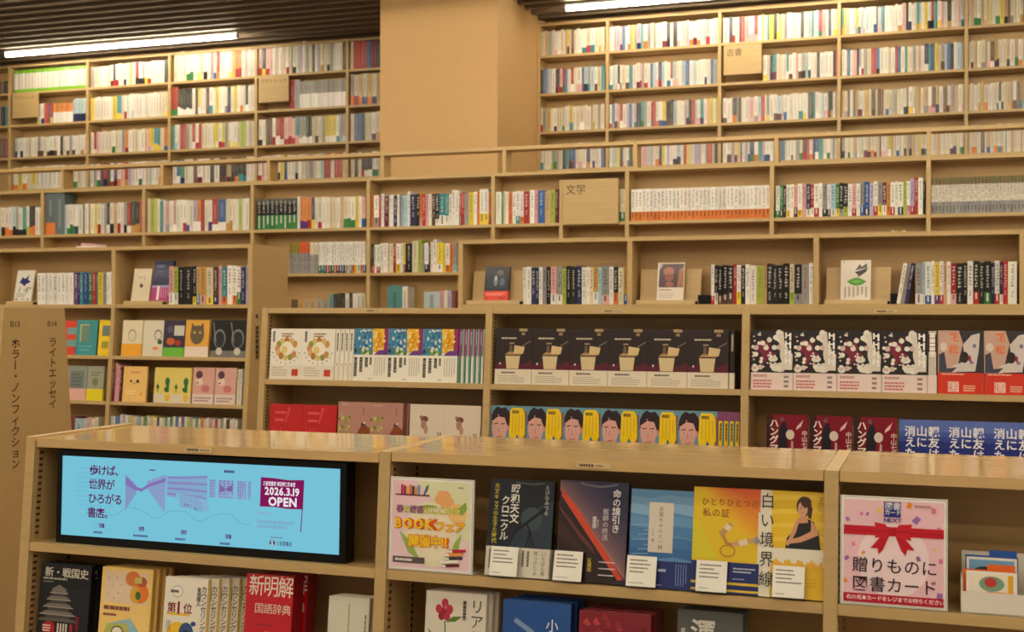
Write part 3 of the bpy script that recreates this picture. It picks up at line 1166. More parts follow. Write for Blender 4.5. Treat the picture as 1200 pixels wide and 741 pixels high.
def art_blue(a):
    a.rect(0, 0, 1, 1, (36, 50, 128))
    a.rect(0, 0.72, 1, 1, (92, 112, 186))
    for v, c in ((0.70, (70, 90, 166)), (0.62, (56, 74, 150))):
        a.poly([(0, v), (0.25, v + 0.05), (0.55, v), (0.8, v + 0.06), (1, v + 0.02), (1, v + 0.1), (0, v + 0.1)], c)
    a.text('親友は', 0.66, 0.90, 0.185, (236, 234, 240), 0.02, vert=True, gap=1.0)
    a.text('山に', 0.385, 0.90, 0.185, (236, 234, 240), 0.02, vert=True, gap=1.0)
    a.text('消えた', 0.12, 0.90, 0.185, (236, 234, 240), 0.02, vert=True, gap=1.0)
    a.lines_of_print(0.36, 0.36, 0.62, 0.42, 1, (200, 200, 220), fill=0.9)
    a.poly([(0.4, 0.18), (0.5, 0.26), (0.62, 0.18)], (226, 214, 196))


book_blue = face_book('book', 0.130, 0.184, 0.018, (36, 50, 128), (24, 30, 70), art_blue)
run(book_blue, FR_M, 0.535, Y_M, 522, [1054, 1105.5, 1158, 1211], 0, 'blue novel with three white title columns', 'on the lower shelf', 'blue mountain novels')
# ------------------------------------------------------------------ front case: screen, posters, books, cards
x0, z1 = at(66.5, 520.5, Y_F + 0.02)
x1, z0 = at(404, 668, Y_F + 0.02)
_s = 0.241
FM = FR_F @ Matrix.Translation((X(63, Y_F, 640), 0.028, -_s + 0.0004)) @ Matrix.Rotation(TH - 0.03, 4, 'X')
MW, MH = X(402, Y_F, 665) - X(63, Y_F, 640), 0.213
scr = put(empty('display_screen'), FM)
tag(scr, 'wide black-framed display screen, lit pale blue, standing on the front case', 'screen')
mb = MB()
bz = 0.0135
mb.bbox(0, MW, 0.002, 0.045, 0, MH, (14, 14, 16), b=0.003)
mb.box(0, MW, 0, 0.002, 0, bz * 1.35)
mb.box(0, MW, 0, 0.002, MH - bz, MH)
mb.box(0, bz, 0, 0.002, bz * 1.35, MH - bz)
mb.box(MW - bz, MW, 0, 0.002, bz * 1.35, MH - bz)
mb.build('bezel', M_BLACK, scr)
mb = MB()
sw, sh = MW - 2 * bz, MH - bz * 2.35
mb.box(bz, bz + sw, 0.0012, 0.0018, bz * 1.35, bz * 1.35 + sh, (122, 200, 222))
a = Art(mb, sw, sh, 0.0011, bz, bz * 1.35)
a.rect(0, 0, 1, 1, (122, 200, 222))
PU, LP, MP = (96, 30, 96), (140, 176, 212), (138, 146, 196)
# pale sketches of the store front
for k, (u0, v0, u1, v1) in enumerate(((0.06, 0.36, 0.2, 0.88), (0.12, 0.1, 0.2, 0.2))):
    a.lines_of_print(u0, v0, u1, v1, 9 if k == 0 else 3, (112, 190, 216), fill=0.25, seed=k)
a.poly([(0.245, 0.80), (0.285, 0.68), (0.285, 0.58), (0.245, 0.36)], LP)
a.poly([(0.395, 0.83), (0.325, 0.74), (0.325, 0.64), (0.385, 0.37), (0.39, 0.37)], LP)
rnd = random.Random(2)
for k in range(16):
    t = k / 15
    a.line([(0.245 + 0.04 * t, 0.80 - 0.12 * t), (0.245 + 0.04 * t, 0.36 + 0.22 * t)], 0.008, MP)
    a.line([(0.325 + 0.066 * t, 0.74 + 0.085 * t), (0.325 + 0.066 * t, 0.64 - 0.26 * t)], 0.008, MP)
a.poly([(0.245, 0.78), (0.285, 0.66), (0.305, 0.64), (0.33, 0.70), (0.395, 0.79), (0.395, 0.74), (0.33, 0.66), (0.305, 0.60), (0.28, 0.62), (0.245, 0.68)], (132, 118, 184))
a.poly([(0.40, 0.81), (0.545, 0.84), (0.545, 0.50), (0.40, 0.56)], (128, 182, 214))
for k in range(11):
    a.line([(0.40, 0.795 - 0.022 * k), (0.47, 0.805 - 0.024 * k), (0.545, 0.825 - 0.030 * k)], 0.012 if k % 3 else 0.024, (140, 158, 204) if k % 3 else (140, 132, 192))
a.poly([(0.45, 0.44), (0.555, 0.40), (0.545, 0.55), (0.43, 0.62)], (134, 184, 214))
a.lines_of_print(0.45, 0.44, 0.54, 0.60, 6, MP, fill=0.4)
for u0, u1 in ((0.553, 0.575), (0.585, 0.642), (0.652, 0.684), (0.69, 0.70)):
    a.rect(u0, 0.58, u1, 0.80, LP)
    a.lines_of_print(u0, 0.58, u1, 0.80, 7, MP, fill=0.5, seed=int(u0 * 100))
    a.lines_of_print(u0, 0.58, u1, 0.80, 4, (134, 120, 186), vert=True, fill=0.25, seed=int(u0 * 99))
a.poly([(0.59, 0.75), (0.61, 0.69), (0.635, 0.75), (0.635, 0.66), (0.612, 0.68), (0.59, 0.65)], (130, 100, 170))
a.lines_of_print(0.335, 0.86, 0.37, 0.89, 1, PU, fill=0.5)
a.lines_of_print(0.605, 0.88, 0.665, 0.93, 1, (80, 70, 120), fill=0.6)
a.text('FP・BET!', 0.468, 0.50, 0.05, (80, 60, 120), 0.0, gap=1.4, rot=-0.28)
pts = [(0.16 + 0.011 * k, 0.34 + 0.055 * math.sin(k * 0.42 + 3.4) + (0.02 if k % 7 < 3 else 0)) for k in range(50)]
a.line(pts, 0.006, (104, 160, 196))
for i, s in enumerate(('歩けば、', '世界が', 'ひろがる', '書店。')):
    a.text(s, 0.108 - 0.0016 * i, 0.91 - 0.178 * i, 0.138, PU, 0.018, gap=0.93)
for k, (u, v) in enumerate(((0.150, 0.075), (0.30, 0.07), (0.455, 0.065), (0.615, 0.05))):
    a.rect(u, v + 0.05, u + 0.02, v + 0.10, (84, 66, 120))
    a.lines_of_print(u, v + 0.055, u + 0.02, v + 0.095, 3, (150, 190, 214), fill=0.4, seed=k)
    a.lines_of_print(u - 0.02, v - 0.03, u + 0.035, v + 0.005, 1, (90, 104, 150), fill=0.8, seed=k)
# the opening flag
a.poly([(0.735, 0.86), (0.78, 0.855), (0.83, 0.84), (0.883, 0.85), (0.880, 0.505), (0.83, 0.50), (0.78, 0.515), (0.733, 0.51)], (134, 24, 88))
a.text('三省堂書店 神田神保町本店', 0.7425, 0.818, 0.058, (240, 232, 240), 0.02, gap=0.98, sx=0.62)
a.text('2026.3.19', 0.749, 0.768, 0.125, (246, 240, 246), 0.03, gap=0.93, sx=0.94)
a.text('OPEN', 0.762, 0.655, 0.142, (246, 240, 246), 0.035, gap=0.95, sx=1.0)
a.line([(0.8785, 0.52), (0.874, 0.24)], 0.012, (110, 40, 96))
a.lines_of_print(0.73, 0.42, 0.80, 0.44, 1, (150, 170, 206), fill=0.8)
a.lines_of_print(0.725, 0.25, 0.85, 0.36, 2, (128, 178, 210), fill=0.7)
a.ell(0.778, 0.09, 0.0095, 0.034, (70, 30, 80), 18)
a.text('S', 0.7735, 0.128, 0.075, (236, 236, 244), 0.03)
a.text('三省堂書店', 0.792, 0.118, 0.058, (70, 40, 96), 0.01, sx=0.72)
a.lines_of_print(0.77, 0.145, 0.84, 0.165, 1, (110, 110, 160), fill=0.5)
mb.build('screen_panel', M_SCREEN, scr)
mb = MB()
mb.box(MW * 0.2, MW * 0.3, 0.045, 0.075, 0, 0.012)
mb.box(MW * 0.7, MW * 0.8, 0.045, 0.075, 0, 0.012)
mb.build('stand', M_BLACK, scr)


def poster(label, x, w, h, art, rec=0.004, lean_=0.03, s=_s):
    r = put(empty('poster_stand'), FR_F @ Matrix.Translation((x, rec, -s + 0.0005)) @ Matrix.Rotation(TH - 0.035 - lean_, 4, 'X'))
    tag(r, label, 'poster')
    mb = MB()
    b = 0.0035
    mb.box(0, w, 0.003, 0.0055, 0, h, (214, 210, 202))
    mb.box(0, w, 0.0055, 0.045, 0, 0.0025)
    mb.build('holder', M_PRINT, r)
    mb = MB()
    mb.box(0.001, w - 0.001, 0.0004, 0.003, 0.001, h - 0.001, (236, 232, 226))
    a = Art(mb, w, h, 0.0003)
    a.rect(0.012, 0.010, 0.988, 0.990, (150, 146, 142))
    a.rect(0.016, 0.014, 0.984, 0.986, (238, 234, 228))
    a = Art(mb, w * 0.93, h * 0.935, a.y, w * 0.035, h * 0.033)
    art(a)
    mb.build('poster_sheet', M_PRINT, r)
    return r


def art_fair(a):
    a.rect(0, 0, 1, 1, (238, 206, 214))
    a.poly([(0.3, 1), (1, 1), (1, 0.3), (0.62, 0.7)], (226, 226, 186))
    a.poly([(0, 0.5), (0.3, 0.8), (0.2, 1), (0, 1)], (240, 200, 208))
    a.ell(0.53, 0.40, 0.38, 0.37, (226, 226, 190), 28)
    a.ell(0.50, 0.42, 0.33, 0.33, (240, 228, 200), 28)
    for u, v, r in ((0.62, 0.80, 0.075), (0.68, 0.84, 0.07), (0.72, 0.77, 0.075), (0.63, 0.86, 0.05), (0.67, 0.75, 0.06)):
        a.ell(u, v, r, r * 0.85, (238, 176, 116), 12)
    a.ell(0.84, 0.64, 0.12, 0.12, (244, 200, 132), 14)
    a.poly([(0.60, 0.72), (0.42, 0.68), (0.30, 0.70), (0.45, 0.73)], (160, 170, 80))
    a.poly([(0.10, 0.42), (0.22, 0.18), (0.40, 0.06), (0.26, 0.3)], (160, 184, 96))
    a.poly([(0.90, 0.42), (0.86, 0.2), (0.78, 0.14), (0.8, 0.3)], (160, 184, 96))
    a.poly([(0.84, 0.70), (0.94, 0.78), (0.96, 0.70), (0.9, 0.62)], (150, 178, 80))
    a.rect(0.04, 0.825, 0.48, 0.84, (96, 26, 46))
    for k, c in enumerate([(190, 40, 80), (150, 40, 110), (236, 180, 60), (226, 110, 60), (60, 66, 90), (220, 150, 40), (110, 150, 200)]):
        u = 0.11 + 0.036 * k
        a.rect(u, 0.84, u + 0.030, 0.95 - 0.012 * (k % 3), c)
    a.poly([(0.40, 0.84), (0.43, 0.93), (0.47, 0.97), (0.46, 0.90), (0.42, 0.84)], (90, 110, 120))
    a.lines_of_print(0.84, 0.93, 0.96, 0.95, 1, (150, 150, 120), fill=0.8)
    for c, b in (((92, 124, 16), 0.06), ((248, 242, 110), 0.02)):
        a.text('春の読書はここから!', 0.06, 0.715, 0.088, c, b, gap=1.0, sx=0.98)
    for c, b in (((150, 60, 150), 0.015),):
        a.text('春', 0.06, 0.715, 0.088, c, b)
        a.text('読書', 0.06 + 0.088 * 1.97, 0.715, 0.088, c, b, sx=0.98)
    for c, b in (((222, 88, 8), 0.075), ((252, 208, 40), 0.028)):
        a.text('BOOK', 0.045, 0.59, 0.155, c, b, gap=1.0)
        a.text('フェア', 0.565, 0.555, 0.122, c, b, gap=0.98)
        a.text('開催中!!', 0.22, 0.385, 0.142, c, b, gap=0.98)
    a.rect(0.03, 0.055, 0.44, 0.125, (96, 82, 80))
    a.lines_of_print(0.06, 0.075, 0.42, 0.105, 1, (226, 218, 214), fill=0.9)
    for k, (c, u0) in enumerate([((110, 30, 36), 0.66), ((240, 234, 222), 0.64), ((70, 60, 66), 0.70), ((236, 150, 70), 0.70), ((190, 40, 56), 0.74)]):
        v = 0.03 + 0.042 * k
        a.poly([(u0, v), (u0 + 0.22, v + 0.02), (u0 + 0.22, v + 0.052), (u0, v + 0.038)], c)
        a.poly([(u0, v + 0.006), (u0 + 0.05, v + 0.004), (u0 + 0.05, v + 0.03), (u0, v + 0.032)], (244, 238, 226))


xp = X(453.5, Y_F, 664)
xp = max(xp, X_F[1] + 0.0140)
poster('pink and green book fair poster in a white stand beside dark astronomy book', xp, X(556.5, Y_F, 668) - xp, 0.190, art_fair)


def art_card(a):
    a.rect(0, 0, 1, 1, (240, 196, 206))
    a.ell(0.5, 0.42, 0.36, 0.36, (246, 222, 226), 24)
    rnd = random.Random(8)
    for u, v, c in ((0.04, 0.80, 0), (0.18, 0.86, 1), (0.24, 0.86, 0), (0.73, 0.82, 2), (0.66, 0.96, 3), (0.95, 0.74, 1), (0.10, 0.56, 1), (0.20, 0.48, 3), (0.91, 0.55, 4), (0.75, 0.45, 2), (0.03, 0.42, 2), (0.02, 0.20, 3), (0.62, 0.03, 3), (0.97, 0.44, 1), (0.36, 0.90, 4), (0.90, 0.92, 1), (0.96, 0.10, 2)):
        cc = [(170, 120, 190), (230, 130, 170), (160, 110, 180), (244, 150, 50), (248, 206, 90)][c]
        r = rnd.uniform(0.022, 0.05)
        t = rnd.uniform(0, 1.5)
        pts = [(u + r * math.cos(t + q), v + r * math.sin(t + q) * 0.9) for q in (0, 1.2, 3.0, 4.4)]
        a.poly([(max(0, min(1, p)), max(0.05, min(1, q))) for p, q in pts], cc)
    a.rect(0, 0.655, 1, 0.745, (200, 26, 44))
    a.rect(0, 0.69, 1, 0.70, (176, 18, 36))
    a.poly([(0.46, 0.66), (0.40, 0.52), (0.355, 0.47), (0.345, 0.53), (0.27, 0.53), (0.40, 0.68)], (196, 24, 42))
    a.poly([(0.52, 0.66), (0.58, 0.52), (0.625, 0.47), (0.64, 0.53), (0.715, 0.53), (0.58, 0.68)], (196, 24, 42))
    a.poly([(0.48, 0.70), (0.42, 0.77), (0.31, 0.785), (0.325, 0.70), (0.315, 0.63), (0.42, 0.645)], (206, 30, 48))
    a.poly([(0.50, 0.70), (0.56, 0.77), (0.69, 0.78), (0.665, 0.70), (0.68, 0.62), (0.56, 0.645)], (206, 30, 48))
    a.poly([(0.455, 0.655), (0.53, 0.655), (0.535, 0.735), (0.45, 0.735)], (186, 18, 36))
    a.line([(0.33, 0.70), (0.45, 0.70)], 0.012, (170, 16, 32))
    a.line([(0.54, 0.70), (0.66, 0.70)], 0.012, (170, 16, 32))
    a.rect(0.405, 0.84, 0.575, 0.99, (40, 50, 130))
    a.text('図書', 0.413, 0.987, 0.075, (240, 236, 244), 0.01, gap=1.0)
    a.text('カード', 0.410, 0.915, 0.055, (240, 236, 244), 0.015, gap=0.95)
    a.text('NEXT', 0.405, 0.838, 0.052, (40, 50, 130), 0.02, gap=0.9, sx=1.25)
    a.lines_of_print(0.71, 0.945, 0.985, 0.97, 1, (196, 140, 150), fill=0.8)
    a.text('贈りものに', 0.085, 0.445, 0.158, (54, 20, 40), 0.006, gap=1.02)
    a.text('図書カード', 0.085, 0.262, 0.158, (54, 20, 40), 0.006, gap=1.02)
    a.rect(0, 0, 1, 0.085, (184, 24, 52))
    a.text('右の見本カードをレジまでお持ちください', 0.03, 0.072, 0.050, (246, 226, 226), 0.012, gap=0.96)


xp = X(984.8, Y_F, 690)
xp = max(xp, X_F[2] + 0.0140)
poster('pink gift card poster with red ribbon bow in a white stand', xp, X(1110.5, Y_F, 696) - xp, 0.197, art_card)


# ---- the display row of novels
def art_astro(a):
    a.rect(0, 0, 1, 1, (22, 26, 36))
    a.poly([(0.35, 0.3), (1, 0.3), (1, 0.8), (0.6, 0.65)], (40, 54, 66))
    a.ell(0.68, 0.60, 0.17, 0.12, (58, 72, 82), 20)
    a.text('昭和天文', 0.33, 0.955, 0.105, (226, 222, 210), 0.02, vert=True, gap=0.97)
    a.text('クロニクル', 0.19, 0.83, 0.098, (226, 222, 210), 0.02, vert=True, gap=0.94)
    a.text('天文キッズの生きた時代', 0.07, 0.955, 0.058, (208, 180, 40), 0.015, vert=True, gap=0.98)
    a.text('えびなみつる', 0.86, 0.955, 0.052, (200, 200, 196), 0.0, vert=True, gap=1.0)
    a.line([(0.40, 0.44), (0.82, 0.68)], 0.030, (10, 11, 14))
    a.line([(0.80, 0.665), (0.88, 0.71)], 0.045, (10, 11, 14))
    a.line([(0.60, 0.55), (0.66, 0.48)], 0.022, (10, 11, 14))
    a.line([(0.66, 0.49), (0.61, 0.30)], 0.014, (8, 9, 12))
    a.line([(0.66, 0.49), (0.74, 0.30)], 0.014, (8, 9, 12))
    a.line([(0.66, 0.49), (0.675, 0.30)], 0.010, (8, 9, 12))
    for rr in (0.0, 0.008):
        a.line([(0.4 + 0.05 * k, 0.975 - rr - 0.012 * math.sin(k * math.pi / 9)) for k in range(10)], 0.003, (130, 140, 146))


def obi_astro(a):
    a.lines_of_print(0.04, 0.1, 0.14, 0.9, 2, (90, 86, 80), vert=True, fill=0.5)
    a.text('いちばん星', 0.86, 0.92, 0.165, (50, 46, 44), 0.0, vert=True, gap=1.0)
    a.text('見つけたよ', 0.74, 0.92, 0.165, (50, 46, 44), 0.0, vert=True, gap=1.0)
    a.lines_of_print(0.46, 0.1, 0.70, 0.9, 3, (110, 104, 98), vert=True, fill=0.45)


def art_line(a):
    a.rect(0, 0, 1, 1, (40, 38, 58))
    for k in range(9):
        t = k / 8
        o_ = 0.62 * t ** 1.3
        c = tuple(x + (y - x) * t ** 0.7 for x, y in zip((158, 112, 108), (44, 44, 74)))
        a.poly([(0, 1), (0, min(1, 0.9 + o_)), (max(0, o_ - 0.1), min(1, 0.98 + o_ * 0.0)), (1, min(1, 0.05 + o_)), (1, 1)] if o_ > 0.1 else [(0, 1), (0, 0.9 + o_), (1, 0.05 + o_), (1, 1)], c)
    a.poly([(0.03, 0.92), (0.03, 0.84), (0.90, 0.04), (0.98, 0.05), (0.28, 0.72)], (206, 72, 44))
    a.poly([(0.0, 0.90), (0.03, 0.84), (0.88, 0.04), (0.80, 0.0), (0, 0.0)], (42, 24, 26))
    a.poly([(0.0, 0.72), (0.34, 0.42), (0.58, 0.26), (0.50, 0.36), (0.1, 0.66), (0.0, 0.74)], (104, 50, 44))
    a.poly([(0.0, 0.62), (0.30, 0.38), (0.48, 0.28), (0.3, 0.3), (0, 0.45)], (60, 32, 32))
    a.text('命の線引き', 0.775, 0.93, 0.088, (232, 226, 226), 0.012, vert=True, gap=0.98)
    a.text('医師の終活', 0.645, 0.735, 0.063, (214, 206, 210), 0.0, vert=True, gap=1.0)
    a.lines_of_print(0.50, 0.46, 0.56, 0.65, 1, (200, 190, 196), vert=True, fill=0.9)
    a.lines_of_print(0.565, 0.5, 0.595, 0.62, 1, (170, 160, 170), vert=True, fill=0.6)
    a.text('愛蔵版', 0.455, 0.24, 0.045, (214, 190, 60), 0.01, vert=True, gap=1.0)
    a.lines_of_print(0.62, 0.05, 0.97, 0.24, 3, (210, 200, 204), fill=0.16)
    for rr in (0.0, 0.012, 0.022):
        a.line([(0.30 + 0.05 * k, 0.985 - rr * 0.6 - 0.03 * math.sin(k * math.pi / 11)) for k in range(12)], 0.003, (150, 150, 160))


def art_sky(a):
    a.rect(0, 0, 1, 1, (92, 138, 184))
    for k, (v, c) in enumerate([(0.93, (112, 156, 196)), (0.85, (130, 170, 206)), (0.72, (100, 148, 194)), (0.62, (78, 128, 178)), (0.50, (64, 116, 170)), (0.40, (54, 104, 160))]):
        a.poly([(0, v - 0.1), (0.3, v - 0.12), (0.7, v - 0.08), (1, v - 0.11), (1, v), (0.6, v + 0.02), (0.3, v - 0.02), (0, v)], c)
    for k in range(7):
        v = 0.33 + 0.05 * k
        a.line([(0.03 + 0.1 * (k % 3), v), (0.3 + 0.08 * (k % 4), v + 0.012)], 0.006, (150, 186, 214))
    a.rect(0.30, 0.36, 0.69, 0.87, (214, 204, 190))
    a.text('志賀ちゃんと一冊', 0.455, 0.83, 0.052, (70, 62, 60), 0.0, vert=True, gap=1.08)
    a.text('とも 優', 0.345, 0.60, 0.036, (130, 90, 96), 0.0, vert=True, gap=1.1)


def obi_navy(a):
    a.lines_of_print(0.74, 0.1, 0.94, 0.92, 5, (120, 140, 196), vert=True, fill=0.3)
    a.lines_of_print(0.48, 0.6, 0.68, 0.72, 1, (196, 206, 226), fill=0.8)
    a.lines_of_print(0.4, 0.08, 0.64, 0.16, 1, (140, 156, 200))


def art_yellow(a):
    a.rect(0, 0, 1, 1, (226, 190, 36))
    for k in range(8):
        t = k / 7
        c = tuple(x + (y - x) * t for x, y in zip((230, 180, 38), (216, 96, 42)))
        a.poly([(0.10 + 0.4 * t, 1), (1, 1), (1, 0.42 + 0.5 * t), (0.55 + 0.2 * t, 0.70 + 0.25 * t)], c)
    a.poly([(0, 0.32), (0.4, 0.32), (0.15, 0.6), (0, 0.7)], (216, 200, 40))
    a.text('ひとりひとつの', 0.12, 0.90, 0.078, (150, 84, 24), 0.01, gap=1.08, sx=0.95)
    a.text('私の証', 0.14, 0.80, 0.085, (150, 84, 24), 0.01, gap=1.05)
    a.line([(0.42, 0.55), (0.58, 0.66)], 0.055, (196, 150, 96))
    a.line([(0.50, 0.60), (0.55, 0.645)], 0.06, (226, 206, 170))
    a.line([(0.45, 0.55), (0.52, 0.47), (0.60, 0.46)], 0.030, (190, 130, 70))
    a.line([(0.60, 0.465), (0.94, 0.52)], 0.050, (202, 160, 104))
    a.line([(0.70, 0.475), (0.82, 0.50)], 0.055, (226, 206, 170))
    a.line([(0.92, 0.50), (0.99, 0.53)], 0.06, (150, 150, 140))
    a.line([(0.60 + 0.11 * math.cos(t * 0.5) - 0.07, 0.40 + 0.055 * math.sin(t * 0.5)) for t in range(14)], 0.009, (176, 110, 40))


def obi_yellow(a):
    a.rect(0, 0, 1, 1, (34, 44, 104))
    a.rect(0, 0.28, 1, 0.36, (220, 186, 50))
    a.rect(0, 0.06, 1, 0.13, (220, 186, 50))
    a.lines_of_print(0.62, 0.66, 0.95, 0.86, 2, (190, 196, 220))
    a.lines_of_print(0.62, 0.44, 0.9, 0.52, 1, (150, 160, 200))


def art_border(a):
    a.rect(0, 0, 1, 1, (230, 188, 40))
    for k in range(5):
        a.poly([(0.2, 0.95 - 0.13 * k), (1, 0.98 - 0.13 * k), (1, 0.93 - 0.13 * k), (0.2, 0.91 - 0.13 * k)], (236, 200, 66))
    a.rect(0, 0, 0.20, 1, (234, 226, 206))
    # seated figure in a dark dress
    a.poly([(0.55, 0.63), (0.60, 0.74), (0.70, 0.76), (0.84, 0.72), (0.92, 0.62), (0.95, 0.46), (0.42, 0.46), (0.44, 0.56)], (34, 30, 34))
    a.poly([(0.50, 0.60), (0.58, 0.74), (0.63, 0.74), (0.58, 0.62), (0.50, 0.52), (0.46, 0.48), (0.43, 0.50)], (206, 150, 112))
    a.poly([(0.80, 0.73), (0.88, 0.68), (0.92, 0.60), (0.66, 0.525), (0.44, 0.50), (0.42, 0.53), (0.64, 0.575), (0.80, 0.63)], (210, 154, 116))
    a.poly([(0.64, 0.80), (0.72, 0.80), (0.76, 0.71), (0.62, 0.70)], (204, 146, 110))
    a.ell(0.69, 0.86, 0.115, 0.095, (74, 44, 34), 18)
    a.ell(0.67, 0.835, 0.075, 0.075, (214, 158, 122), 16)
    a.ell(0.72, 0.90, 0.08, 0.05, (74, 44, 34), 14)
    a.poly([(0.77, 0.90), (0.82, 0.84), (0.80, 0.74), (0.75, 0.76)], (74, 44, 34))
    a.ell(0.645, 0.845, 0.010, 0.006, (50, 34, 30), 8)
    a.ell(0.695, 0.845, 0.010, 0.006, (50, 34, 30), 8)
    a.line([(0.65, 0.798), (0.69, 0.797)], 0.006, (160, 80, 70))
    a.text('さかい', 0.90, 0.96, 0.048, (150, 120, 40), 0.0, vert=True)
    a.poly([(0.20, 0.30), (1, 0.30), (1, 0.46), (0.20, 0.46)], (230, 222, 202))
    for k in range(16):
        u = 0.24 + 0.048 * k
        a.ell(u, 0.31 + 0.02 * math.sin(k * 1.7), 0.028, 0.035, (232, 176, 50), 10)
    a.lines_of_print(0.24, 0.1, 0.96, 0.24, 4, (206, 160, 40), fill=0.2)
    a.text('白い境界線', 0.025, 0.975, 0.155, (44, 34, 34), 0.0, vert=True, gap=1.18, sx=0.9)


LEAN = 0.11
GF = None


def display(proto, px, label, group=None, py=675, rec=0.008, ln=LEAN, s=_s, D=Y_F):
    xx = min(X(px, D, py), X_F[2] - 0.0138 - proto['w']) if px < 960 else X(px, D, py)
    M = FR_F @ Matrix.Translation((xx, rec, -s + 0.0006 + proto['t'] * math.sin(ln))) @ Matrix.Rotation(-ln, 4, 'X')
    tag(put(proto, M), label, 'book', group)
    return proto


wr = M_WRAP
b = face_book('book', 0.136, 0.193, 0.020, (22, 26, 36), (16, 18, 24), art_astro, (0.30, (216, 208, 192), obi_astro), mat=wr)
display(b, 569.5, 'dark book with telescope and white title beside the book fair poster', rec=0.012)
b = face_book('book', 0.140, 0.197, 0.020, (40, 38, 58), (22, 20, 28), art_line, None, mat=wr)
display(b, 652, 'dark purple book crossed by an orange slanting flare, standing face-out', rec=0.012)
b = face_book('book', 0.123, 0.187, 0.016, (92, 138, 184), (50, 80, 120), art_sky, (0.275, (36, 46, 108), obi_navy), mat=wr)
display(b, 736.5, 'sky blue book with pale title panel and navy band, standing face-out', rec=0.012)
b = face_book('book', 0.127, 0.197, 0.016, (226, 190, 36), (190, 150, 30), art_yellow, (0.295, (34, 44, 104), obi_yellow), mat=wr)
display(b, 810.5, 'yellow and orange book with navy striped band, standing face-out', rec=0.010)
b = face_book('book', 0.121, 0.197, 0.016, (230, 188, 40), (226, 190, 60), art_border, None, mat=wr)
display(b, 888.5, 'yellow book showing a seated woman in black, standing face-out', rec=0.010)


def pop_card(px, py, label, w=0.058, h=0.059, ln=0.20):
    r = put(empty('recommendation_card'), FR_F @ Matrix.Translation((X(px, Y_F, py), -0.004, -_s + 0.0038)) @ Matrix.Rotation(-ln, 4, 'X'))
    tag(r, label, 'card', 'white cards in front of the face-out books')
    mb = MB()
    mb.box(0, w, 0, 0.0006, 0.001, h, (240, 236, 226))
    a = Art(mb, w, h, -0.00005)
    a.lines_of_print(0.10, 0.42, 0.94, 0.92, 4, (120, 112, 104), fill=0.35, seed=px)
    a.lines_of_print(0.10, 0.10, 0.6, 0.16, 1, (150, 142, 132), fill=0.4, seed=px)
    mb.build('paper', M_PRINT, r)
    mb = MB()
    mb.box(-0.001, w + 0.001, 0.0008, 0.0022, 0.0005, h + 0.001)
    mb.box(-0.001, w + 0.001, -0.006, 0.016, -0.0002, 0.0008)
    mb.build('acrylic_holder', M_ACRYL, r)
    return r


pop_card(577.5, 671, 'small white card leaning before the dark telescope book')
pop_card(651.5, 675, 'small white card leaning before the purple book with orange flare')
pop_card(736.5, 680, 'small white card leaning before the sky blue book')
pop_card(817.5, 685, 'small white card leaning before the yellow and orange book')
pop_card(906.5, 690, 'small white card leaning before the book with the seated woman')

# ---- gift card rack at the right end
r = put(empty('card_rack'), FR_F @ Matrix.Translation((X(1126, Y_F, 697), 0.008, -_s + 0.0005)))
tag(r, 'white tray of gift cards with blue and orange dividers, beside the gift card poster', 'card rack')
RW = 0.30
mb = MB()
WHT = (222, 214, 202)
mb.box(0, RW, 0, 0.003, 0, 0.038, WHT)
mb.box(0, RW, 0, 0.11, 0, 0.003, WHT)
mb.box(0, 0.003, 0.003, 0.11, 0.003, 0.06, WHT)
mb.box(RW - 0.003, RW, 0.003, 0.11, 0.003, 0.06, WHT)
mb.box(0.003, RW - 0.003, 0.107, 0.11, 0.003, 0.10, WHT)
mb.build('tray', M_PRINT, r)


def divider(x, y, z, c, name):
    d = MB()
    d.prism_z([(x, y), (x + 0.088, y), (x + 0.088, y + 0.001), (x, y + 0.001)], 0.004, z, c)
    d.prism_z([(x + 0.040, y), (x + 0.086, y), (x + 0.086, y + 0.001), (x + 0.040, y + 0.001)], z, z + 0.010, c)
    return d.build(name, M_GLOSS, r)


divider(0.008, 0.040, 0.099, (36, 84, 160), 'divider')
divider(0.004, 0.016, 0.076, (232, 104, 34), 'divider')


def gift_card(x, y, z, bg, shapes, label):
    g = empty('gift_card')
    put(g, r.matrix_basis @ Matrix.Translation((x, y, z)))
    tag(g, label, 'card', 'gift cards in the tray')
    mb = MB()
    mb.box(0, 0.084, 0, 0.0008, 0, 0.054, (238, 232, 222))
    a = Art(mb, 0.084, 0.054, -0.00005)
    a.rect(0.05, 0.08, 0.95, 0.92, bg)
    for kind, args, c in shapes:
        getattr(a, kind)(*args, c)
    mb.build('card_print', M_GLOSS, g)


gift_card(0.010, 0.036, 0.042, (120, 168, 206), [('ell', (0.35, 0.5, 0.22, 0.2), (60, 66, 80)), ('ell', (0.66, 0.5, 0.2, 0.18), (196, 70, 110)), ('ell', (0.2, 0.3, 0.14, 0.2), (236, 226, 210))], 'blue picture gift card behind the orange divider')
gift_card(0.009, 0.010, 0.020, (236, 226, 206), [('ell', (0.5, 0.6, 0.25, 0.25), (120, 160, 130)), ('ell', (0.48, 0.65, 0.12, 0.16), (190, 60, 60)), ('rect', (0.4, 0.1, 0.8, 0.35), (236, 150, 70)), ('rect', (0.82, 0.1, 0.92, 0.9), (226, 170, 40))], 'cream picture gift card at the front of the tray, below the orange divider')
gift_card(0.112, 0.012, 0.012, (232, 226, 214), [('ell', (0.25, 0.5, 0.2, 0.25), (60, 140, 80))], 'white gift card with green picture at the right of the tray')
gift_card(0.114, 0.034, 0.034, (150, 60, 110), [('ell', (0.3, 0.5, 0.2, 0.25), (240, 200, 220))], 'purple gift card behind the white one in the tray')


# ---- lower shelf of the front case
S2 = 0.475


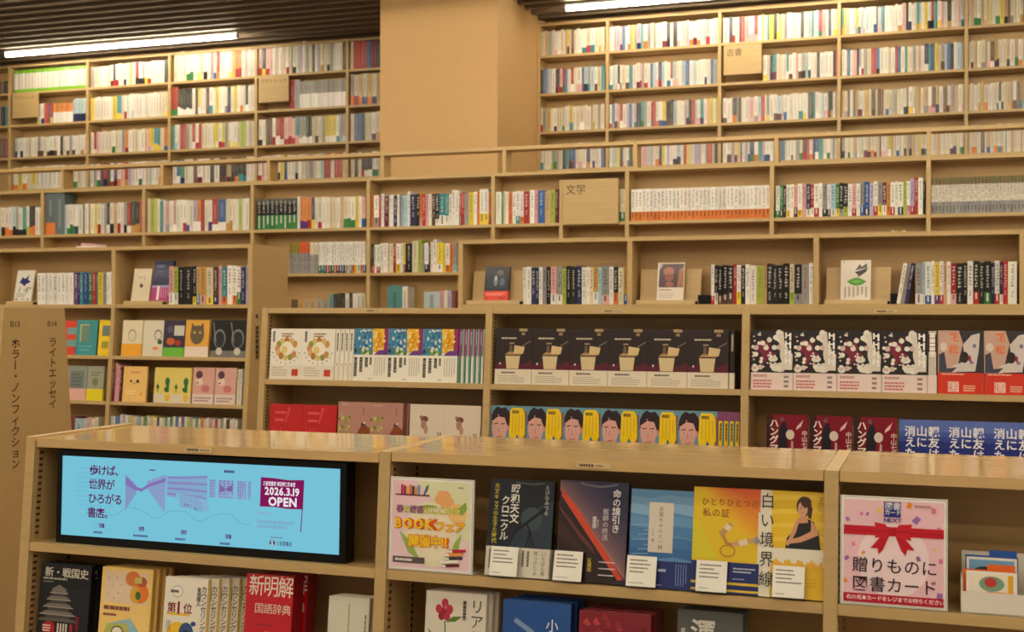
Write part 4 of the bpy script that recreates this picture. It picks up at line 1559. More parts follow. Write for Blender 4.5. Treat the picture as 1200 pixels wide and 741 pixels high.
def art_castle(a):
    a.rect(0, 0, 1, 1, (24, 24, 28))
    a.rect(0.55, 0.1, 1, 0.7, (32, 32, 38))
    a.text('新・戦国史', 0.08, 0.955, 0.125, (216, 208, 192), 0.014, gap=0.98, sx=1.06)
    a.lines_of_print(0.06, 0.80, 0.84, 0.825, 1, (170, 164, 150), fill=0.9)
    a.lines_of_print(0.06, 0.765, 0.40, 0.78, 1, (130, 124, 114), fill=0.9)
    G1, G2 = (120, 112, 104), (74, 70, 66)
    for v, wd in ((0.64, 0.18), (0.56, 0.24), (0.47, 0.30), (0.38, 0.36)):
        cu = 0.40
        a.rect(cu - wd * 0.7, v - 0.045, cu + wd * 0.7, v, G2)
        a.poly([(cu - wd, v), (cu + wd, v), (cu + wd * 0.7, v + 0.045), (cu - wd * 0.7, v + 0.045)], G1)
        a.line([(cu - wd, v), (cu + wd, v)], 0.01, (168, 158, 144))
    a.poly([(0.24, 0.685), (0.56, 0.685), (0.40, 0.745)], G1)
    a.poly([(0.0, 0.30), (0.8, 0.30), (0.72, 0.335), (0.06, 0.335)], (96, 88, 80))
    a.ell(0.245, 0.215, 0.125, 0.085, (176, 30, 36), 24)
    a.lines_of_print(0.12, 0.17, 0.36, 0.26, 3, (240, 214, 206), fill=0.5)
    a.lines_of_print(0.40, 0.06, 0.62, 0.28, 4, (226, 218, 206), vert=True, fill=0.6)
    a.lines_of_print(0.66, 0.06, 0.72, 0.28, 1, (176, 40, 50), vert=True, fill=0.9)
    a.lines_of_print(0.76, 0.1, 0.84, 0.38, 1, (120, 26, 40), vert=True, fill=0.9)
    a.lines_of_print(0.86, 0.04, 0.98, 0.2, 3, (110, 106, 100), vert=True, fill=0.3)
    a.rect(0, 0, 1, 0.045, (206, 196, 180))


b0 = face_book('book', 0.138, 0.186, 0.018, (24, 24, 28), (18, 18, 20), art_castle)


def art_bread(a):
    a.rect(0, 0, 1, 1, (244, 206, 124))
    a.rect(0.07, 0.585, 0.92, 0.955, (232, 206, 176))
    for u, v in ((0.14, 0.87), (0.22, 0.78), (0.30, 0.88), (0.15, 0.68), (0.34, 0.70), (0.40, 0.80), (0.26, 0.64)):
        a.ell(u, v, 0.010, 0.008, (150, 80, 80), 8)
    a.ell(0.62, 0.88, 0.15, 0.09, (222, 130, 60), 14)
    a.ell(0.78, 0.72, 0.17, 0.12, (232, 128, 50), 14)
    a.ell(0.68, 0.70, 0.10, 0.10, (226, 170, 60), 14)
    a.ell(0.74, 0.69, 0.055, 0.05, (70, 110, 50), 12)
    a.ell(0.80, 0.85, 0.10, 0.06, (190, 90, 60), 12)
    a.rect(0.66, 0.83, 0.80, 0.90, (206, 196, 110))
    a.lines_of_print(0.08, 0.50, 0.92, 0.55, 1, (140, 80, 70), fill=0.9)
    a.lines_of_print(0.08, 0.43, 0.50, 0.46, 1, (150, 90, 70), fill=0.9)
    a.poly([(0.10, 0.18), (0.20, 0.34), (0.62, 0.42), (0.90, 0.20), (0.60, 0.12)], (150, 190, 200))
    a.poly([(0.08, 0.14), (0.16, 0.33), (0.56, 0.36), (0.66, 0.16)], (186, 190, 100))
    a.ell(0.38, 0.25, 0.12, 0.07, (60, 50, 44), 20)
    a.ell(0.38, 0.25, 0.10, 0.056, (240, 232, 216), 20)
    a.rect(0, 0, 1, 0.08, (236, 226, 206))


b1 = face_book('book', 0.134, 0.188, 0.014, (244, 206, 124), (226, 180, 96), art_bread)


def art_first(a):
    a.rect(0, 0, 1, 1, (238, 230, 214))
    a.ell(0.30, 0.83, 0.13, 0.07, (120, 110, 100), 20)
    a.ell(0.30, 0.83, 0.122, 0.064, (240, 234, 222), 20)
    a.lines_of_print(0.14, 0.81, 0.46, 0.85, 1, (70, 64, 60), fill=0.8)
    a.rect(0.08, 0.545, 0.62, 0.575, (236, 190, 60))
    a.text('第', 0.08, 0.70, 0.13, (130, 30, 36), 0.02)
    a.text('1', 0.325, 0.745, 0.20, (130, 30, 36), 0.03)
    a.text('位', 0.46, 0.70, 0.13, (130, 30, 36), 0.02)
    a.ell(0.36, 0.30, 0.27, 0.17, (240, 194, 50), 20)
    a.ell(0.56, 0.35, 0.17, 0.12, (60, 84, 130), 18)
    a.poly([(0.46, 0.33), (0.56, 0.38), (0.74, 0.32), (0.62, 0.24)], (30, 32, 40))
    a.ell(0.72, 0.46, 0.06, 0.03, (60, 74, 140), 12)
    a.ell(0.56, 0.20, 0.14, 0.06, (206, 150, 130), 16)
    a.ell(0.30, 0.10, 0.155, 0.095, (40, 64, 140), 20)
    a.lines_of_print(0.19, 0.05, 0.41, 0.15, 2, (230, 230, 236), fill=0.6)
    a.lines_of_print(0.08, 0.30, 0.2, 0.48, 3, (120, 116, 110), vert=True, fill=0.4)
    a.text('東畑開人', 0.76, 0.90, 0.062, (60, 54, 52), 0.01, vert=True, gap=0.9)
    a.text('カウンセリングとは何か', 0.86, 0.92, 0.085, (60, 54, 52), 0.01, vert=True, gap=0.92)


b2 = face_book('book', 0.108, 0.180, 0.014, (238, 230, 214), (232, 200, 110), art_first)


def art_dict(a):
    a.rect(0, 0, 1, 1, (196, 16, 34))
    a.text('新明解', 0.05, 1.0, 0.235, (236, 222, 208), 0.004, gap=0.93, sx=0.82)
    a.text('国語辞典', 0.20, 0.70, 0.115, (226, 206, 190), 0.0, gap=0.96)
    a.lines_of_print(0.44, 0.36, 0.62, 0.40, 1, (222, 180, 170), fill=0.9)
    a.lines_of_print(0.2, 0.46, 0.86, 0.48, 1, (150, 20, 34), fill=0.9)
    a.rect(0, 0, 1, 0.20, (236, 226, 214))
    a.lines_of_print(0.1, 0.05, 0.9, 0.16, 2, (170, 60, 60), fill=0.6)


b3 = face_book('book', 0.113, 0.199, 0.048, (196, 16, 34), (150, 12, 28), art_dict, mat=M_WRAP)


def art_white(a):
    a.rect(0, 0, 1, 1, (214, 208, 192))
    a.line([(0.5, 0.92), (0.5, 0.0)], 0.012, (190, 176, 70))
    a.line([(0.52, 0.92), (0.52, 0.0)], 0.006, (120, 140, 140))
    a.lines_of_print(0.88, 0.3, 0.96, 0.8, 1, (110, 104, 96), vert=True)


b4 = face_book('book', 0.094, 0.166, 0.016, (214, 208, 192), (200, 194, 178), art_white, mat=M_WRAP)


def fan(proto, px, n, what, where, group, dx=0.0125, dy=0.019, rec=0.02, yaw=0.0, h=None, s=S2, ln=0.03, py=741):
    """copies one behind another, each a little further to the right"""
    for i in range(n):
        o = proto if i == 0 else dup(proto)
        put(o, FR_F @ Matrix.Translation((clamp(Y_F, X(px, Y_F, py), 9)[0] + dx * i, rec + dy * i, -s + 0.0006 + proto['t'] * math.sin(ln))) @ Matrix.Rotation(yaw, 4, 'Z') @ Matrix.Rotation(-ln, 4, 'X'))
        lab = '%s, foremost copy %s' % (what, where) if i == 0 else '%s, copy %s behind the foremost one' % (what, ORD[i - 1])
        if n == 1:
            lab = '%s %s' % (what, where)
        tag(o, lab, 'book', group)


fan(b0, 49, 2, 'black castle history book', 'under the lit screen', 'black castle books', dx=0.006, dy=0.0225)
fan(b1, 120.5, 4, 'pale orange picture book with bread', 'under the lit screen', 'pale orange bread books', dx=0.004, dy=0.0175)
fan(b2, 199, 6, 'white counselling book with first place print', 'under the lit screen', 'white counselling books', dx=0.0165, dy=0.0155, rec=0.006)
fan(b3, 291.5, 2, 'red Japanese dictionary with white title', 'under the lit screen', 'red dictionaries', dx=0.004, dy=0.054, rec=0.012)
fan(b4, 386.5, 3, 'white wrapped book with thin ribbon', 'at the right end under the screen', 'white wrapped books', dx=0.003, dy=0.017)


def art_rose(a):
    a.rect(0, 0, 1, 1, (222, 212, 196))
    RC, RD = (186, 44, 70), (150, 26, 52)
    for u, v, r_, c in ((0.32, 0.88, 0.06, RC), (0.22, 0.82, 0.055, RC), (0.40, 0.82, 0.06, RC), (0.27, 0.75, 0.055, RD), (0.36, 0.75, 0.055, RC), (0.31, 0.81, 0.045, RD), (0.33, 0.84, 0.025, (214, 90, 110))):
        a.ell(u, v, r_, r_ * 0.85, c, 12)
    a.line([(0.33, 0.70), (0.35, 0.5), (0.34, 0.0)], 0.014, (90, 120, 40))
    a.poly([(0.34, 0.69), (0.46, 0.75), (0.62, 0.76), (0.50, 0.70)], (90, 124, 40))
    a.poly([(0.34, 0.40), (0.12, 0.50), (0.04, 0.62), (0.2, 0.52)], (120, 150, 50))
    a.poly([(0.36, 0.38), (0.58, 0.48), (0.66, 0.58), (0.5, 0.48)], (120, 150, 50))
    a.text('リアル', 0.74, 0.95, 0.155, (50, 44, 44), 0.0, vert=True, gap=1.0)
    a.lines_of_print(0.62, 0.60, 0.68, 0.92, 1, (80, 72, 70), vert=True, fill=0.9)


c0 = face_book('book', 0.131, 0.195, 0.018, (222, 212, 196), (206, 196, 180), art_rose, mat=M_WRAP)
fan(c0, 501, 3, 'white book with red rose', 'under the book fair poster', 'rose books', dx=0.006, dy=0.02, rec=0.014)


def art_iwa(a):
    a.rect(0, 0, 1, 1, (28, 78, 150))
    a.line([(0.18, 0.80), (0.46, 0.68)], 0.05, (120, 150, 190))
    a.text('小岩', 0.64, 0.84, 0.14, (220, 224, 232), 0.0, vert=True, gap=1.05)
    a.lines_of_print(0.54, 0.3, 0.60, 0.56, 1, (190, 200, 220), vert=True, fill=0.9)


c1 = face_book('book', 0.140, 0.191, 0.030, (28, 78, 150), (16, 46, 96), art_iwa, mat=M_WRAP)
fan(c1, 593, 3, 'blue thick book with white title column', 'under the dark telescope book', 'thick blue books', dx=0.003, dy=0.034, rec=0.004)


def art_safari(a):
    a.rect(0, 0, 1, 1, (130, 22, 38))
    rnd = random.Random(4)
    for _ in range(26):
        u, v = rnd.uniform(0.05, 0.95), rnd.uniform(0.1, 0.95)
        a.poly([(u - 0.05, v), (u, v + 0.05), (u + 0.06, v - 0.02), (u, v - 0.04)], rnd.choice([(160, 36, 52), (104, 16, 30), (190, 60, 66)]))
    a.text('サファリ', 0.26, 0.80, 0.135, (240, 230, 220), 0.02, gap=0.92)


c2 = face_book('book', 0.142, 0.182, 0.032, (130, 22, 38), (96, 14, 28), art_safari, mat=M_WRAP)
fan(c2, 681.5, 3, 'dark red thick book with white title', 'under the sky blue book', 'thick red books', dx=0.002, dy=0.035, rec=0.006)


def art_grey(a):
    a.rect(0, 0, 1, 1, (92, 92, 88))
    a.poly([(0, 0.2), (0.5, 0.6), (1, 0.4), (1, 0), (0, 0)], (116, 114, 108))
    a.ell(0.66, 0.45, 0.1, 0.1, (150, 146, 138), 16)
    a.text('渾', 0.20, 0.92, 0.25, (222, 216, 204), 0.02)
    a.lines_of_print(0.06, 0.74, 0.16, 0.84, 1, (190, 186, 176), fill=0.6)


c3 = face_book('book', 0.124, 0.196, 0.030, (92, 92, 88), (70, 70, 66), art_grey, mat=M_WRAP)
fan(c3, 793, 2, 'grey thick book with white brushed title', 'under the book with the seated woman', 'thick grey books', dx=0.003, dy=0.034, rec=0.03)


def art_minna(a):
    a.rect(0, 0, 1, 1, (238, 226, 190))
    a.rect(0.16, 0.0, 1, 0.97, (66, 82, 72))
    a.text('みんなの', 0.22, 0.84, 0.17, (238, 236, 226), 0.02, gap=0.95, sx=0.9, rot=-0.05)


c4 = face_book('book', 0.140, 0.190, 0.02, (238, 226, 190), (206, 190, 150), art_minna)
fan(c4, 1131, 1, 'dark green book with white hand-lettered title', 'under the gift card tray', None, rec=0.02)
# ------------------------------------------------------------------ third row: face-out books on stands, then spines
G3 = plumb(Y_3, Z_K)


def display_stand(x, w, label, F=None):
    """bent wooden easel: leaning back board, ledge with a slanted lip, black stopper"""
    r = put(empty('book_stand'), (F or G3) @ Matrix.Translation((x, 0.004, 0.0005)))
    tag(r, label, 'book stand', 'wooden book stands on the box shelves')
    MB().prism_x([(0.085, 0.012), (0.115, 0.175), (0.122, 0.175), (0.092, 0.0), (0.085, 0.0)], 0, w).build('back_board', M_WOOD, r)
    mb = MB()
    mb.prism_x([(0.0, 0.0), (0.004, 0.020), (0.085, 0.012), (0.085, 0.0)], 0, w)
    mb.build('ledge', M_WOOD, r)
    mb = MB(Matrix.Translation((w * 0.38, -0.0005, 0)))
    a = Art(mb, w * 0.3, 0.02, 0.0, eps=0.0004)
    mb.M = Matrix.Translation((w * 0.36, 0.0016, 0.0)) @ Matrix.Rotation(-0.19, 4, 'X')
    a.lines_of_print(0.0, 0.32, 1.0, 0.72, 1, (110, 84, 54), fill=0.9, seed=int(x * 10))
    mb.build('printed_name', M_PRINT, r)
    mb = MB()
    mb.prism_x([(0.0, 0.0), (0.0, 0.014), (0.016, 0.014), (0.022, 0.0)], w - 0.012, w)
    mb.build('stopper', M_BLACK, r)
    return r


display_stand(X(546, Y_3), X(611, Y_3) - X(546, Y_3), 'wooden book stand holding the dark book with red band')
display_stand(X(745, Y_3), X(817, Y_3) - X(745, Y_3), 'wooden book stand holding the book with painted faces')
display_stand(X(966, Y_3), X(1043, Y_3) - X(966, Y_3), 'wooden book stand holding the white book with green leaf')
display_stand(X(6, Y_3), X(40, Y_3) - X(6, Y_3), 'wooden book stand holding the white book with blue bird')
display_stand(X(144, Y_3), X(192, Y_3) - X(144, Y_3), 'wooden book stand holding the pale book and the navy book')


def on_stand(b, px, label, z=0.0175, y=0.045, ln=0.20, group=None):
    put(b, G3 @ Matrix.Translation((X(px, Y_3, 345), y, z + b['t'] * math.sin(ln))) @ Matrix.Rotation(-ln, 4, 'X'))
    tag(b, label, 'book', group)


def art_night(a):
    a.rect(0, 0, 1, 1, (24, 25, 33))
    a.poly([(0.1, 0.35), (0.1, 0.8), (0.5, 0.9), (0.9, 0.75), (0.9, 0.35)], (44, 52, 70))
    a.ell(0.62, 0.82, 0.14, 0.09, (96, 90, 84), 12)
    a.ell(0.45, 0.58, 0.09, 0.16, (120, 126, 140), 12)
    a.ell(0.45, 0.66, 0.035, 0.09, (196, 200, 206), 10)
    a.ell(0.72, 0.55, 0.11, 0.12, (92, 104, 122), 10)


def obi_night(a):
    a.lines_of_print(0.05, 0.1, 0.3, 0.3, 1, (90, 20, 20))
    a.lines_of_print(0.6, 0.08, 0.95, 0.4, 2, (110, 24, 20))
    a.lines_of_print(0.1, 0.5, 0.9, 0.8, 2, (250, 190, 170), fill=0.4)


on_stand(face_book('book', 0.134, 0.178, 0.018, (24, 25, 33), (30, 28, 34), art_night, (0.28, (226, 72, 52), obi_night)), 563, 'dark blue-black book with red band, face-out on a stand')


def art_faces(a):
    a.rect(0, 0, 1, 1, (226, 214, 200))
    a.rect(0.06, 0.34, 0.98, 0.97, (92, 70, 78))
    a.ell(0.42, 0.76, 0.2, 0.12, (176, 112, 96), 14)
    a.ell(0.44, 0.60, 0.17, 0.10, (150, 88, 80), 14)
    a.ell(0.46, 0.42, 0.16, 0.07, (160, 100, 90), 14)
    a.poly([(0.74, 0.36), (0.98, 0.36), (0.98, 0.9), (0.8, 0.8)], (170, 120, 92))
    a.poly([(0.06, 0.8), (0.2, 0.95), (0.06, 0.97)], (190, 170, 180))
    a.lines_of_print(0.1, 0.24, 0.8, 0.30, 1, (130, 116, 116))
    a.lines_of_print(0.1, 0.04, 0.9, 0.2, 3, (190, 176, 166), fill=0.4)


on_stand(face_book('book', 0.134, 0.19, 0.016, (226, 214, 200), (206, 190, 170), art_faces), 767, 'book with painted dark faces over white, face-out on a stand')


def art_leaf(a):
    a.rect(0, 0, 1, 1, (224, 214, 200))
    a.poly([(0.20, 0.46), (0.34, 0.52), (0.52, 0.56), (0.68, 0.53), (0.86, 0.46), (0.70, 0.38), (0.50, 0.35), (0.34, 0.39)], (74, 150, 40))
    a.poly([(0.30, 0.46), (0.52, 0.50), (0.76, 0.46), (0.52, 0.42)], (120, 184, 70))
    a.poly([(0.46, 0.70), (0.90, 0.80), (0.84, 0.70), (0.56, 0.56), (0.58, 0.62)], (44, 44, 46))
    a.poly([(0.48, 0.74), (0.62, 0.90), (0.70, 0.84), (0.86, 0.92), (0.88, 0.80)], (86, 86, 90))
    a.lines_of_print(0.08, 0.03, 0.92, 0.33, 6, (150, 140, 132), vert=True, fill=0.4)
    a.lines_of_print(0.08, 0.9, 0.14, 0.97, 1, (90, 84, 80), vert=True)


on_stand(face_book('book', 0.137, 0.192, 0.016, (224, 214, 200), (206, 196, 184), art_leaf), 984, 'white book with green leaf and black bird, face-out on a stand')


def art_bird(a):
    a.rect(0, 0, 1, 1, (230, 224, 212))
    a.poly([(0.2, 0.6), (0.34, 0.78), (0.5, 0.72), (0.72, 0.86), (0.66, 0.7), (0.84, 0.62), (0.6, 0.56), (0.5, 0.48), (0.36, 0.56)], (46, 54, 120))
    rnd = random.Random(1)
    for k in range(22):
        a.ell(rnd.uniform(0.08, 0.92), rnd.choice([0.06, 0.3, 0.36, 0.42]), 0.03, 0.025, (52, 54, 80), 8)
    a.lines_of_print(0.1, 0.12, 0.9, 0.26, 3, (150, 150, 150))


on_stand(face_book('book', 0.128, 0.19, 0.014, (230, 224, 212), (206, 196, 180), art_bird), 9.5, 'white book with splashed blue bird, face-out on a stand at the left edge')


def art_pale(a):
    a.rect(0, 0, 1, 1, (222, 208, 180))
    a.ell(0.5, 0.47, 0.10, 0.06, (90, 76, 66), 12)
    a.line([(0.42, 0.56), (0.46, 0.47)], 0.02, (80, 66, 56))
    a.lines_of_print(0.3, 0.7, 0.7, 0.76, 1, (160, 140, 120))
    a.lines_of_print(0.62, 0.55, 0.68, 0.78, 1, (120, 104, 92), vert=True)


on_stand(face_book('book', 0.120, 0.192, 0.014, (222, 208, 180), (206, 190, 160), art_pale), 147.5, 'pale beige book with small dark mark, face-out on a stand')


def art_navy(a):
    a.rect(0, 0, 1, 1, (38, 42, 82))
    a.lines_of_print(0.12, 0.82, 0.85, 0.9, 1, (110, 120, 160), fill=0.8)
    a.lines_of_print(0.2, 0.7, 0.7, 0.74, 1, (86, 94, 136), fill=0.8)


def obi_navy2(a):
    a.rect(0, 0, 1, 1, (176, 60, 124))
    a.rect(0, 0.84, 1, 1, (170, 150, 190))
    a.rect(0.30, 0.05, 0.42, 0.95, (240, 226, 232))
    a.lines_of_print(0.45, 0.1, 0.95, 0.78, 4, (220, 150, 190), vert=True, fill=0.4)


on_stand(face_book('book', 0.128, 0.236, 0.026, (38, 42, 82), (34, 36, 62), art_navy, (0.38, (176, 60, 124), obi_navy2)), 170.5, 'navy book with magenta band, face-out on a stand')

spine_row(G3, Y_3, 611.5, 735.5, 350, 'W8 W12 N10 N9 W8 G8 K9 Iw13 Gw12 L11 K11 K11 N14 W10 W9 C8 Uw10 S9 Gi16 W10 Ko9 C11 Ub8',
          'beside red-banded display book', 0.187, group='spines in the box shelf with the red-banded book')
spine_row(G3, Y_3, 832.5, 952.5, 350, 'Wr6 Kw9 Kd10 Kd10 Kd10 R8 Wy10 K9 W9 W12 L12 A8 K11 K12 K12 K12 Cl8 Kg14 G13 W9',
          'right of painted faces book', 0.190, group='spines in the box shelf with the painted faces book')
spine_row(G3, Y_3, 1072.5, 1192, 350, 'Gw12 Sw6 Wb11 W8 Yp9 Wr8 A6 W7 Ri10 K12 K9 W13 Kr14 K11 Ke12 N8 Wr9 Nw7 R10 W15',
          'right of green leaf book', 0.192, group='spines in the box shelf with the green leaf book')
for k, (px, ang, c, cn) in enumerate(((0, 9.0, 'W', 'white'), (1, 9.0, 'G', 'grey'), (2, 9.0, 'N', 'navy'))):
    mb = MB()
    spine_geo(mb, 0.017, 0.19, 0.128, c, None, random.Random(k), None)
    o = mb.build('book', M_GLOSS)
    o.matrix_world = G3 @ Matrix.Translation((X(1050.5, Y_3, 350) + 0.0178 * px, 0.014, 0.0003 + 0.017 * math.sin(math.radians(ang)))) @ Matrix.Rotation(math.radians(ang), 4, 'Y')
    tag(o, '%s book leaning right against the row beside the green leaf book' % cn, 'book', 'leaning books')
mb = MB()
mb.box(0, 0.075, 0, 0.1, 0, 0.045)
mb.box(0.002, 0.073, -0.0006, 0, 0.004, 0.041)
o = mb.build('block', M_BLACK, loc=(X(815.5, Y_3), Y_3 + 0.05, Z_K + 0.0005))
o.name = 'black_box'
tag(o, 'low black box at the back of the shelf, right of the painted faces book', 'box')
mb = MB()
mb.box(0, 0.036, 0, 0.08, 0, 0.05)
mb.box(0.002, 0.034, -0.0006, 0, 0.004, 0.046)
o = mb.build('black_box', M_BLACK, loc=(X(1042.5, Y_3), Y_3 + 0.075, Z_K + 0.0005))
tag(o, 'low black box at the back of the shelf, right of the green leaf book', 'box')

# left of the aisle
spine_row(G3, Y_3, 41, 84, 345, 'W*9', 'of the plain white set', 0.186, name='series_volume', group='plain white set', var=0.0005,
          label_of=lambda i: 'white volume, %s from the left of the plain white set' % ORD[i])
spine_row(G3, Y_3, 84.5, 131, 345, 'P11 N6 T8 B12 E9 R9 T4 Y11 G10 W9 W6', 'in the rainbow row', 0.188, group='rainbow spines', var=0.001)
spine_row(G3, Y_3, 196, 289.5, 345, 'Iw10 Lw10 K13 K14 Ky8 At8 Ui13 Cy12 Dn9 I8 To12 W9 Wo9 We9 N8 V6', 'right of the navy book', 0.212, group='spines right of the navy book')


def simple_art(shapes, bg):
    def f(a):
        a.rect(0, 0, 1, 1, bg)
        for kind, args, c in shapes:
            getattr(a, kind)(*args, c)
    return f


def face_px(px0, px1, py, s, w_h, cover, shapes, obi, label, group=None, spine=None, rec=0.012, ln=0.02, F=None, t=0.016, wmax=None):
    xa, xb = clamp(Y_3, X(px0, Y_3, py), X(px1, Y_3, py))
    b = face_book('book', xb - xa - 0.001, w_h, t, cover, spine or cover, simple_art(shapes, cover), obi, mat=M_GLOSS)
    put(b, FR_K @ Matrix.Translation((xa, rec, -s + 0.0005)) @ Matrix.Rotation(-ln, 4, 'X'))
    tag(b, label, 'book', group)
    return b


P1 = 'face-out books left of the aisle'
SA, SB, SC = 0.295, 0.557, 0.82
LN = 'lines_of_print'
face_px(76, 90, 415, SA, 0.20, (222, 74, 52), [('rect', (0.2, 0.6, 1, 0.8), (120, 160, 156)), ('rect', (0.2, 0.25, 1, 0.45), (120, 160, 156))], None, 'red book with grey-green bars behind the lettered island end', P1)
face_px(88.5, 114, 415, SA, 0.205, (66, 150, 152), [('rect', (0.22, 0.38, 0.62, 0.88), (206, 196, 120)), ('rect', (0.27, 0.38, 0.66, 0.85), (110, 140, 130)), (LN, (0.2, 0.1, 0.8, 0.3, 2), (110, 176, 176))], None, 'teal book with small framed picture, left of the aisle', P1, spine=(40, 100, 104))
face_px(116, 129, 415, SA, 0.205, (238, 204, 44), [('rect', (0.3, 0.55, 1, 0.85), (120, 130, 120)), ('rect', (0.3, 0.2, 0.9, 0.4), (170, 150, 60))], None, 'yellow book with grey picture, half behind the case upright', P1)
face_px(143.5, 167, 417, SA, 0.205, (226, 212, 180), [('ell', (0.5, 0.58, 0.2, 0.17), (150, 130, 110)), ('ell', (0.5, 0.57, 0.17, 0.145), (222, 208, 178))], (0.34, (240, 170, 48), None), 'cream book with round sketch above an orange band', P1)
face_px(168, 191.5, 417, SA, 0.205, (222, 212, 190), [('ell', (0.75, 0.6, 0.2, 0.14), (120, 120, 110)), ('ell', (0.75, 0.59, 0.16, 0.11), (220, 212, 190)), ('ell', (0.65, 0.22, 0.16, 0.05), (236, 150, 110)), ('ell', (0.85, 0.4, 0.12, 0.07), (60, 100, 60))], None, 'pale book with line drawing, third face-out from the case upright', P1)
face_px(192, 216.5, 417, SA, 0.205, (62, 54, 72), [('rect', (0.5, 0.58, 0.98, 0.86), (206, 200, 190)), ('ell', (0.35, 0.42, 0.2, 0.1), (206, 100, 50)), ('ell', (0.7, 0.38, 0.14, 0.08), (176, 60, 46)), ('ell', (0.3, 0.75, 0.14, 0.1), (92, 84, 110))], (0.25, (110, 184, 60), None), 'dark purple photo book with green band', P1)
face_px(217.5, 245, 417, SA, 0.208, (228, 170, 70), [('ell', (0.5, 0.6, 0.30, 0.26), (110, 92, 70)), ('poly', ([(0.22, 0.7), (0.26, 0.93), (0.42, 0.8)],), (100, 84, 64)), ('poly', ([(0.78, 0.7), (0.74, 0.93), (0.58, 0.8)],), (100, 84, 64)), ('ell', (0.38, 0.66, 0.05, 0.035), (190, 180, 80)), ('ell', (0.62, 0.66, 0.05, 0.035), (190, 180, 80)), ('rect', (0, 0, 1, 0.28), (232, 214, 196))], None, 'orange book with grey cat face above white', P1)
for k, (pa, pb) in enumerate(((247.5, 268), (268, 290))):
    face_px(pa, pb, 417, SA, 0.208, (28, 28, 30), [('ell', (0.5, 0.5, 0.34, 0.26), (120, 124, 124)), ('ell', (0.5, 0.48, 0.28, 0.22), (44, 44, 48)), ('rect', (0, 0, 1, 0.18), (120, 116, 110)), ('ell', (0.5, 0.16, 0.18, 0.10), (206, 198, 184)), ('line', ([(0.1, 0.95), (0.3, 0.4)], 0.02), (150, 150, 150))], None,
            'black book with pale ring, %s of the two beside the case end' % ORD[k], P1)
face_px(82, 105, 468, SB, 0.20, (148, 152, 142), [('rect', (0.15, 0.35, 0.85, 0.85), (120, 128, 122)), (LN, (0.2, 0.4, 0.8, 0.8, 4), (90, 96, 92))], (0.34, (226, 176, 160), None), 'grey book with pinkish band, left of the aisle', P1)
face_px(105.5, 124.5, 468, SB, 0.20, (160, 160, 138), [('ell', (0.5, 0.55, 0.18, 0.12), (120, 130, 100)), (LN, (0.2, 0.7, 0.8, 0.85, 2), (110, 110, 96))], (0.34, (232, 212, 30), None), 'grey-green book with yellow band, left of the aisle', P1)
spine_row(FR_K @ Matrix.Translation((0, 0, -SB)), Y_3, 133.5, 146, 470, 'M_10 I^10 I10 M10', 'left of the yellow puppy book', 0.20, group='pink spines beside the puppy book')
face_px(147.5, 175, 470, SB, 0.203, (240, 196, 116), [('ell', (0.34, 0.58, 0.05, 0.035), (60, 44, 40)), ('ell', (0.62, 0.58, 0.07, 0.05), (70, 50, 44)), ('ell', (0.48, 0.52, 0.03, 0.02), (90, 60, 50)), ('rect', (0.3, 0.8, 0.7, 0.86), (226, 150, 110)), ('ell', (0.8, 0.22, 0.06, 0.05), (236, 160, 50)), (LN, (0.15, 0.2, 0.6, 0.34, 2), (250, 226, 170))], None, 'yellow book with a puppy face', P1)
for k, (pa, pb) in enumerate(((184, 205.5), (205.5, 227))):
    face_px(pa, pb, 471, SB, 0.200, (228, 206, 110), [('rect', (0, 0, 1, 0.25), (222, 212, 186)), ('ell', (0.72, 0.60, 0.13, 0.12), (40, 110, 60)), ('rect', (0.66, 0.30, 0.82, 0.6), (40, 110, 60)), ('ell', (0.68, 0.38, 0.14, 0.07), (40, 110, 60)), ('poly', ([(0.58, 0.24), (0.92, 0.24), (0.84, 0.04), (0.66, 0.04)],), (236, 190, 50)), ('line', ([(0.2, 0.3), (0.2, 0.55)], 0.03), (70, 110, 60)), ('ell', (0.2, 0.45, 0.09, 0.06), (70, 110, 60))], None,
            'yellow book with green cactus in a pot, %s of two' % ORD[k], P1)
for k, (pa, pb) in enumerate(((229, 254), (255, 279.5))):
    face_px(pa, pb, 472, SB, 0.204, (216, 166, 154), [('ell', (0.28, 0.80, 0.16, 0.11), (92, 60, 70)), ('poly', ([(0.1, 0.65), (0.4, 0.72), (0.5, 0.55), (0.2, 0.5)],), (236, 206, 190)), ('ell', (0.22, 0.58, 0.04, 0.03), (60, 44, 50)), ('ell', (0.6, 0.42, 0.2, 0.1), (206, 120, 120)), ('rect', (0, 0, 1, 0.27), (226, 206, 196)), (LN, (0.1, 0.05, 0.9, 0.2, 2), (150, 110, 110))], None,
            'pink book with dark-haired drawing, %s of two' % ORD[k], P1)
spine_row(FR_K @ Matrix.Translation((0, 0, -SB)), Y_3, 280.5, 286, 472, 'C W', 'right of the two pink books', 0.20, group='spines beside the pink books')

# magazine lying on the left case
mb = MB()
mb.prism_z([(0, 0), (0.15, 0), (0.15, 0.2), (0, 0.2)], 0, 0.012, (232, 224, 214))
mb.prism_z([(0.01, 0.004), (0.07, 0.004), (0.07, 0.19), (0.01, 0.19)], 0.012, 0.03, (206, 170, 176))
mb.prism_z([(0.01, 0.003), (0.03, 0.003), (0.03, 0.19), (0.01, 0.19)], 0.012, 0.034, (120, 60, 80))
o = mb.build('booklet', M_GLOSS, loc=(X(76, Y_3), Y_3 + 0.10, Z_3))
tag(o, 'pale booklets lying flat on top of the left box case', 'booklet')

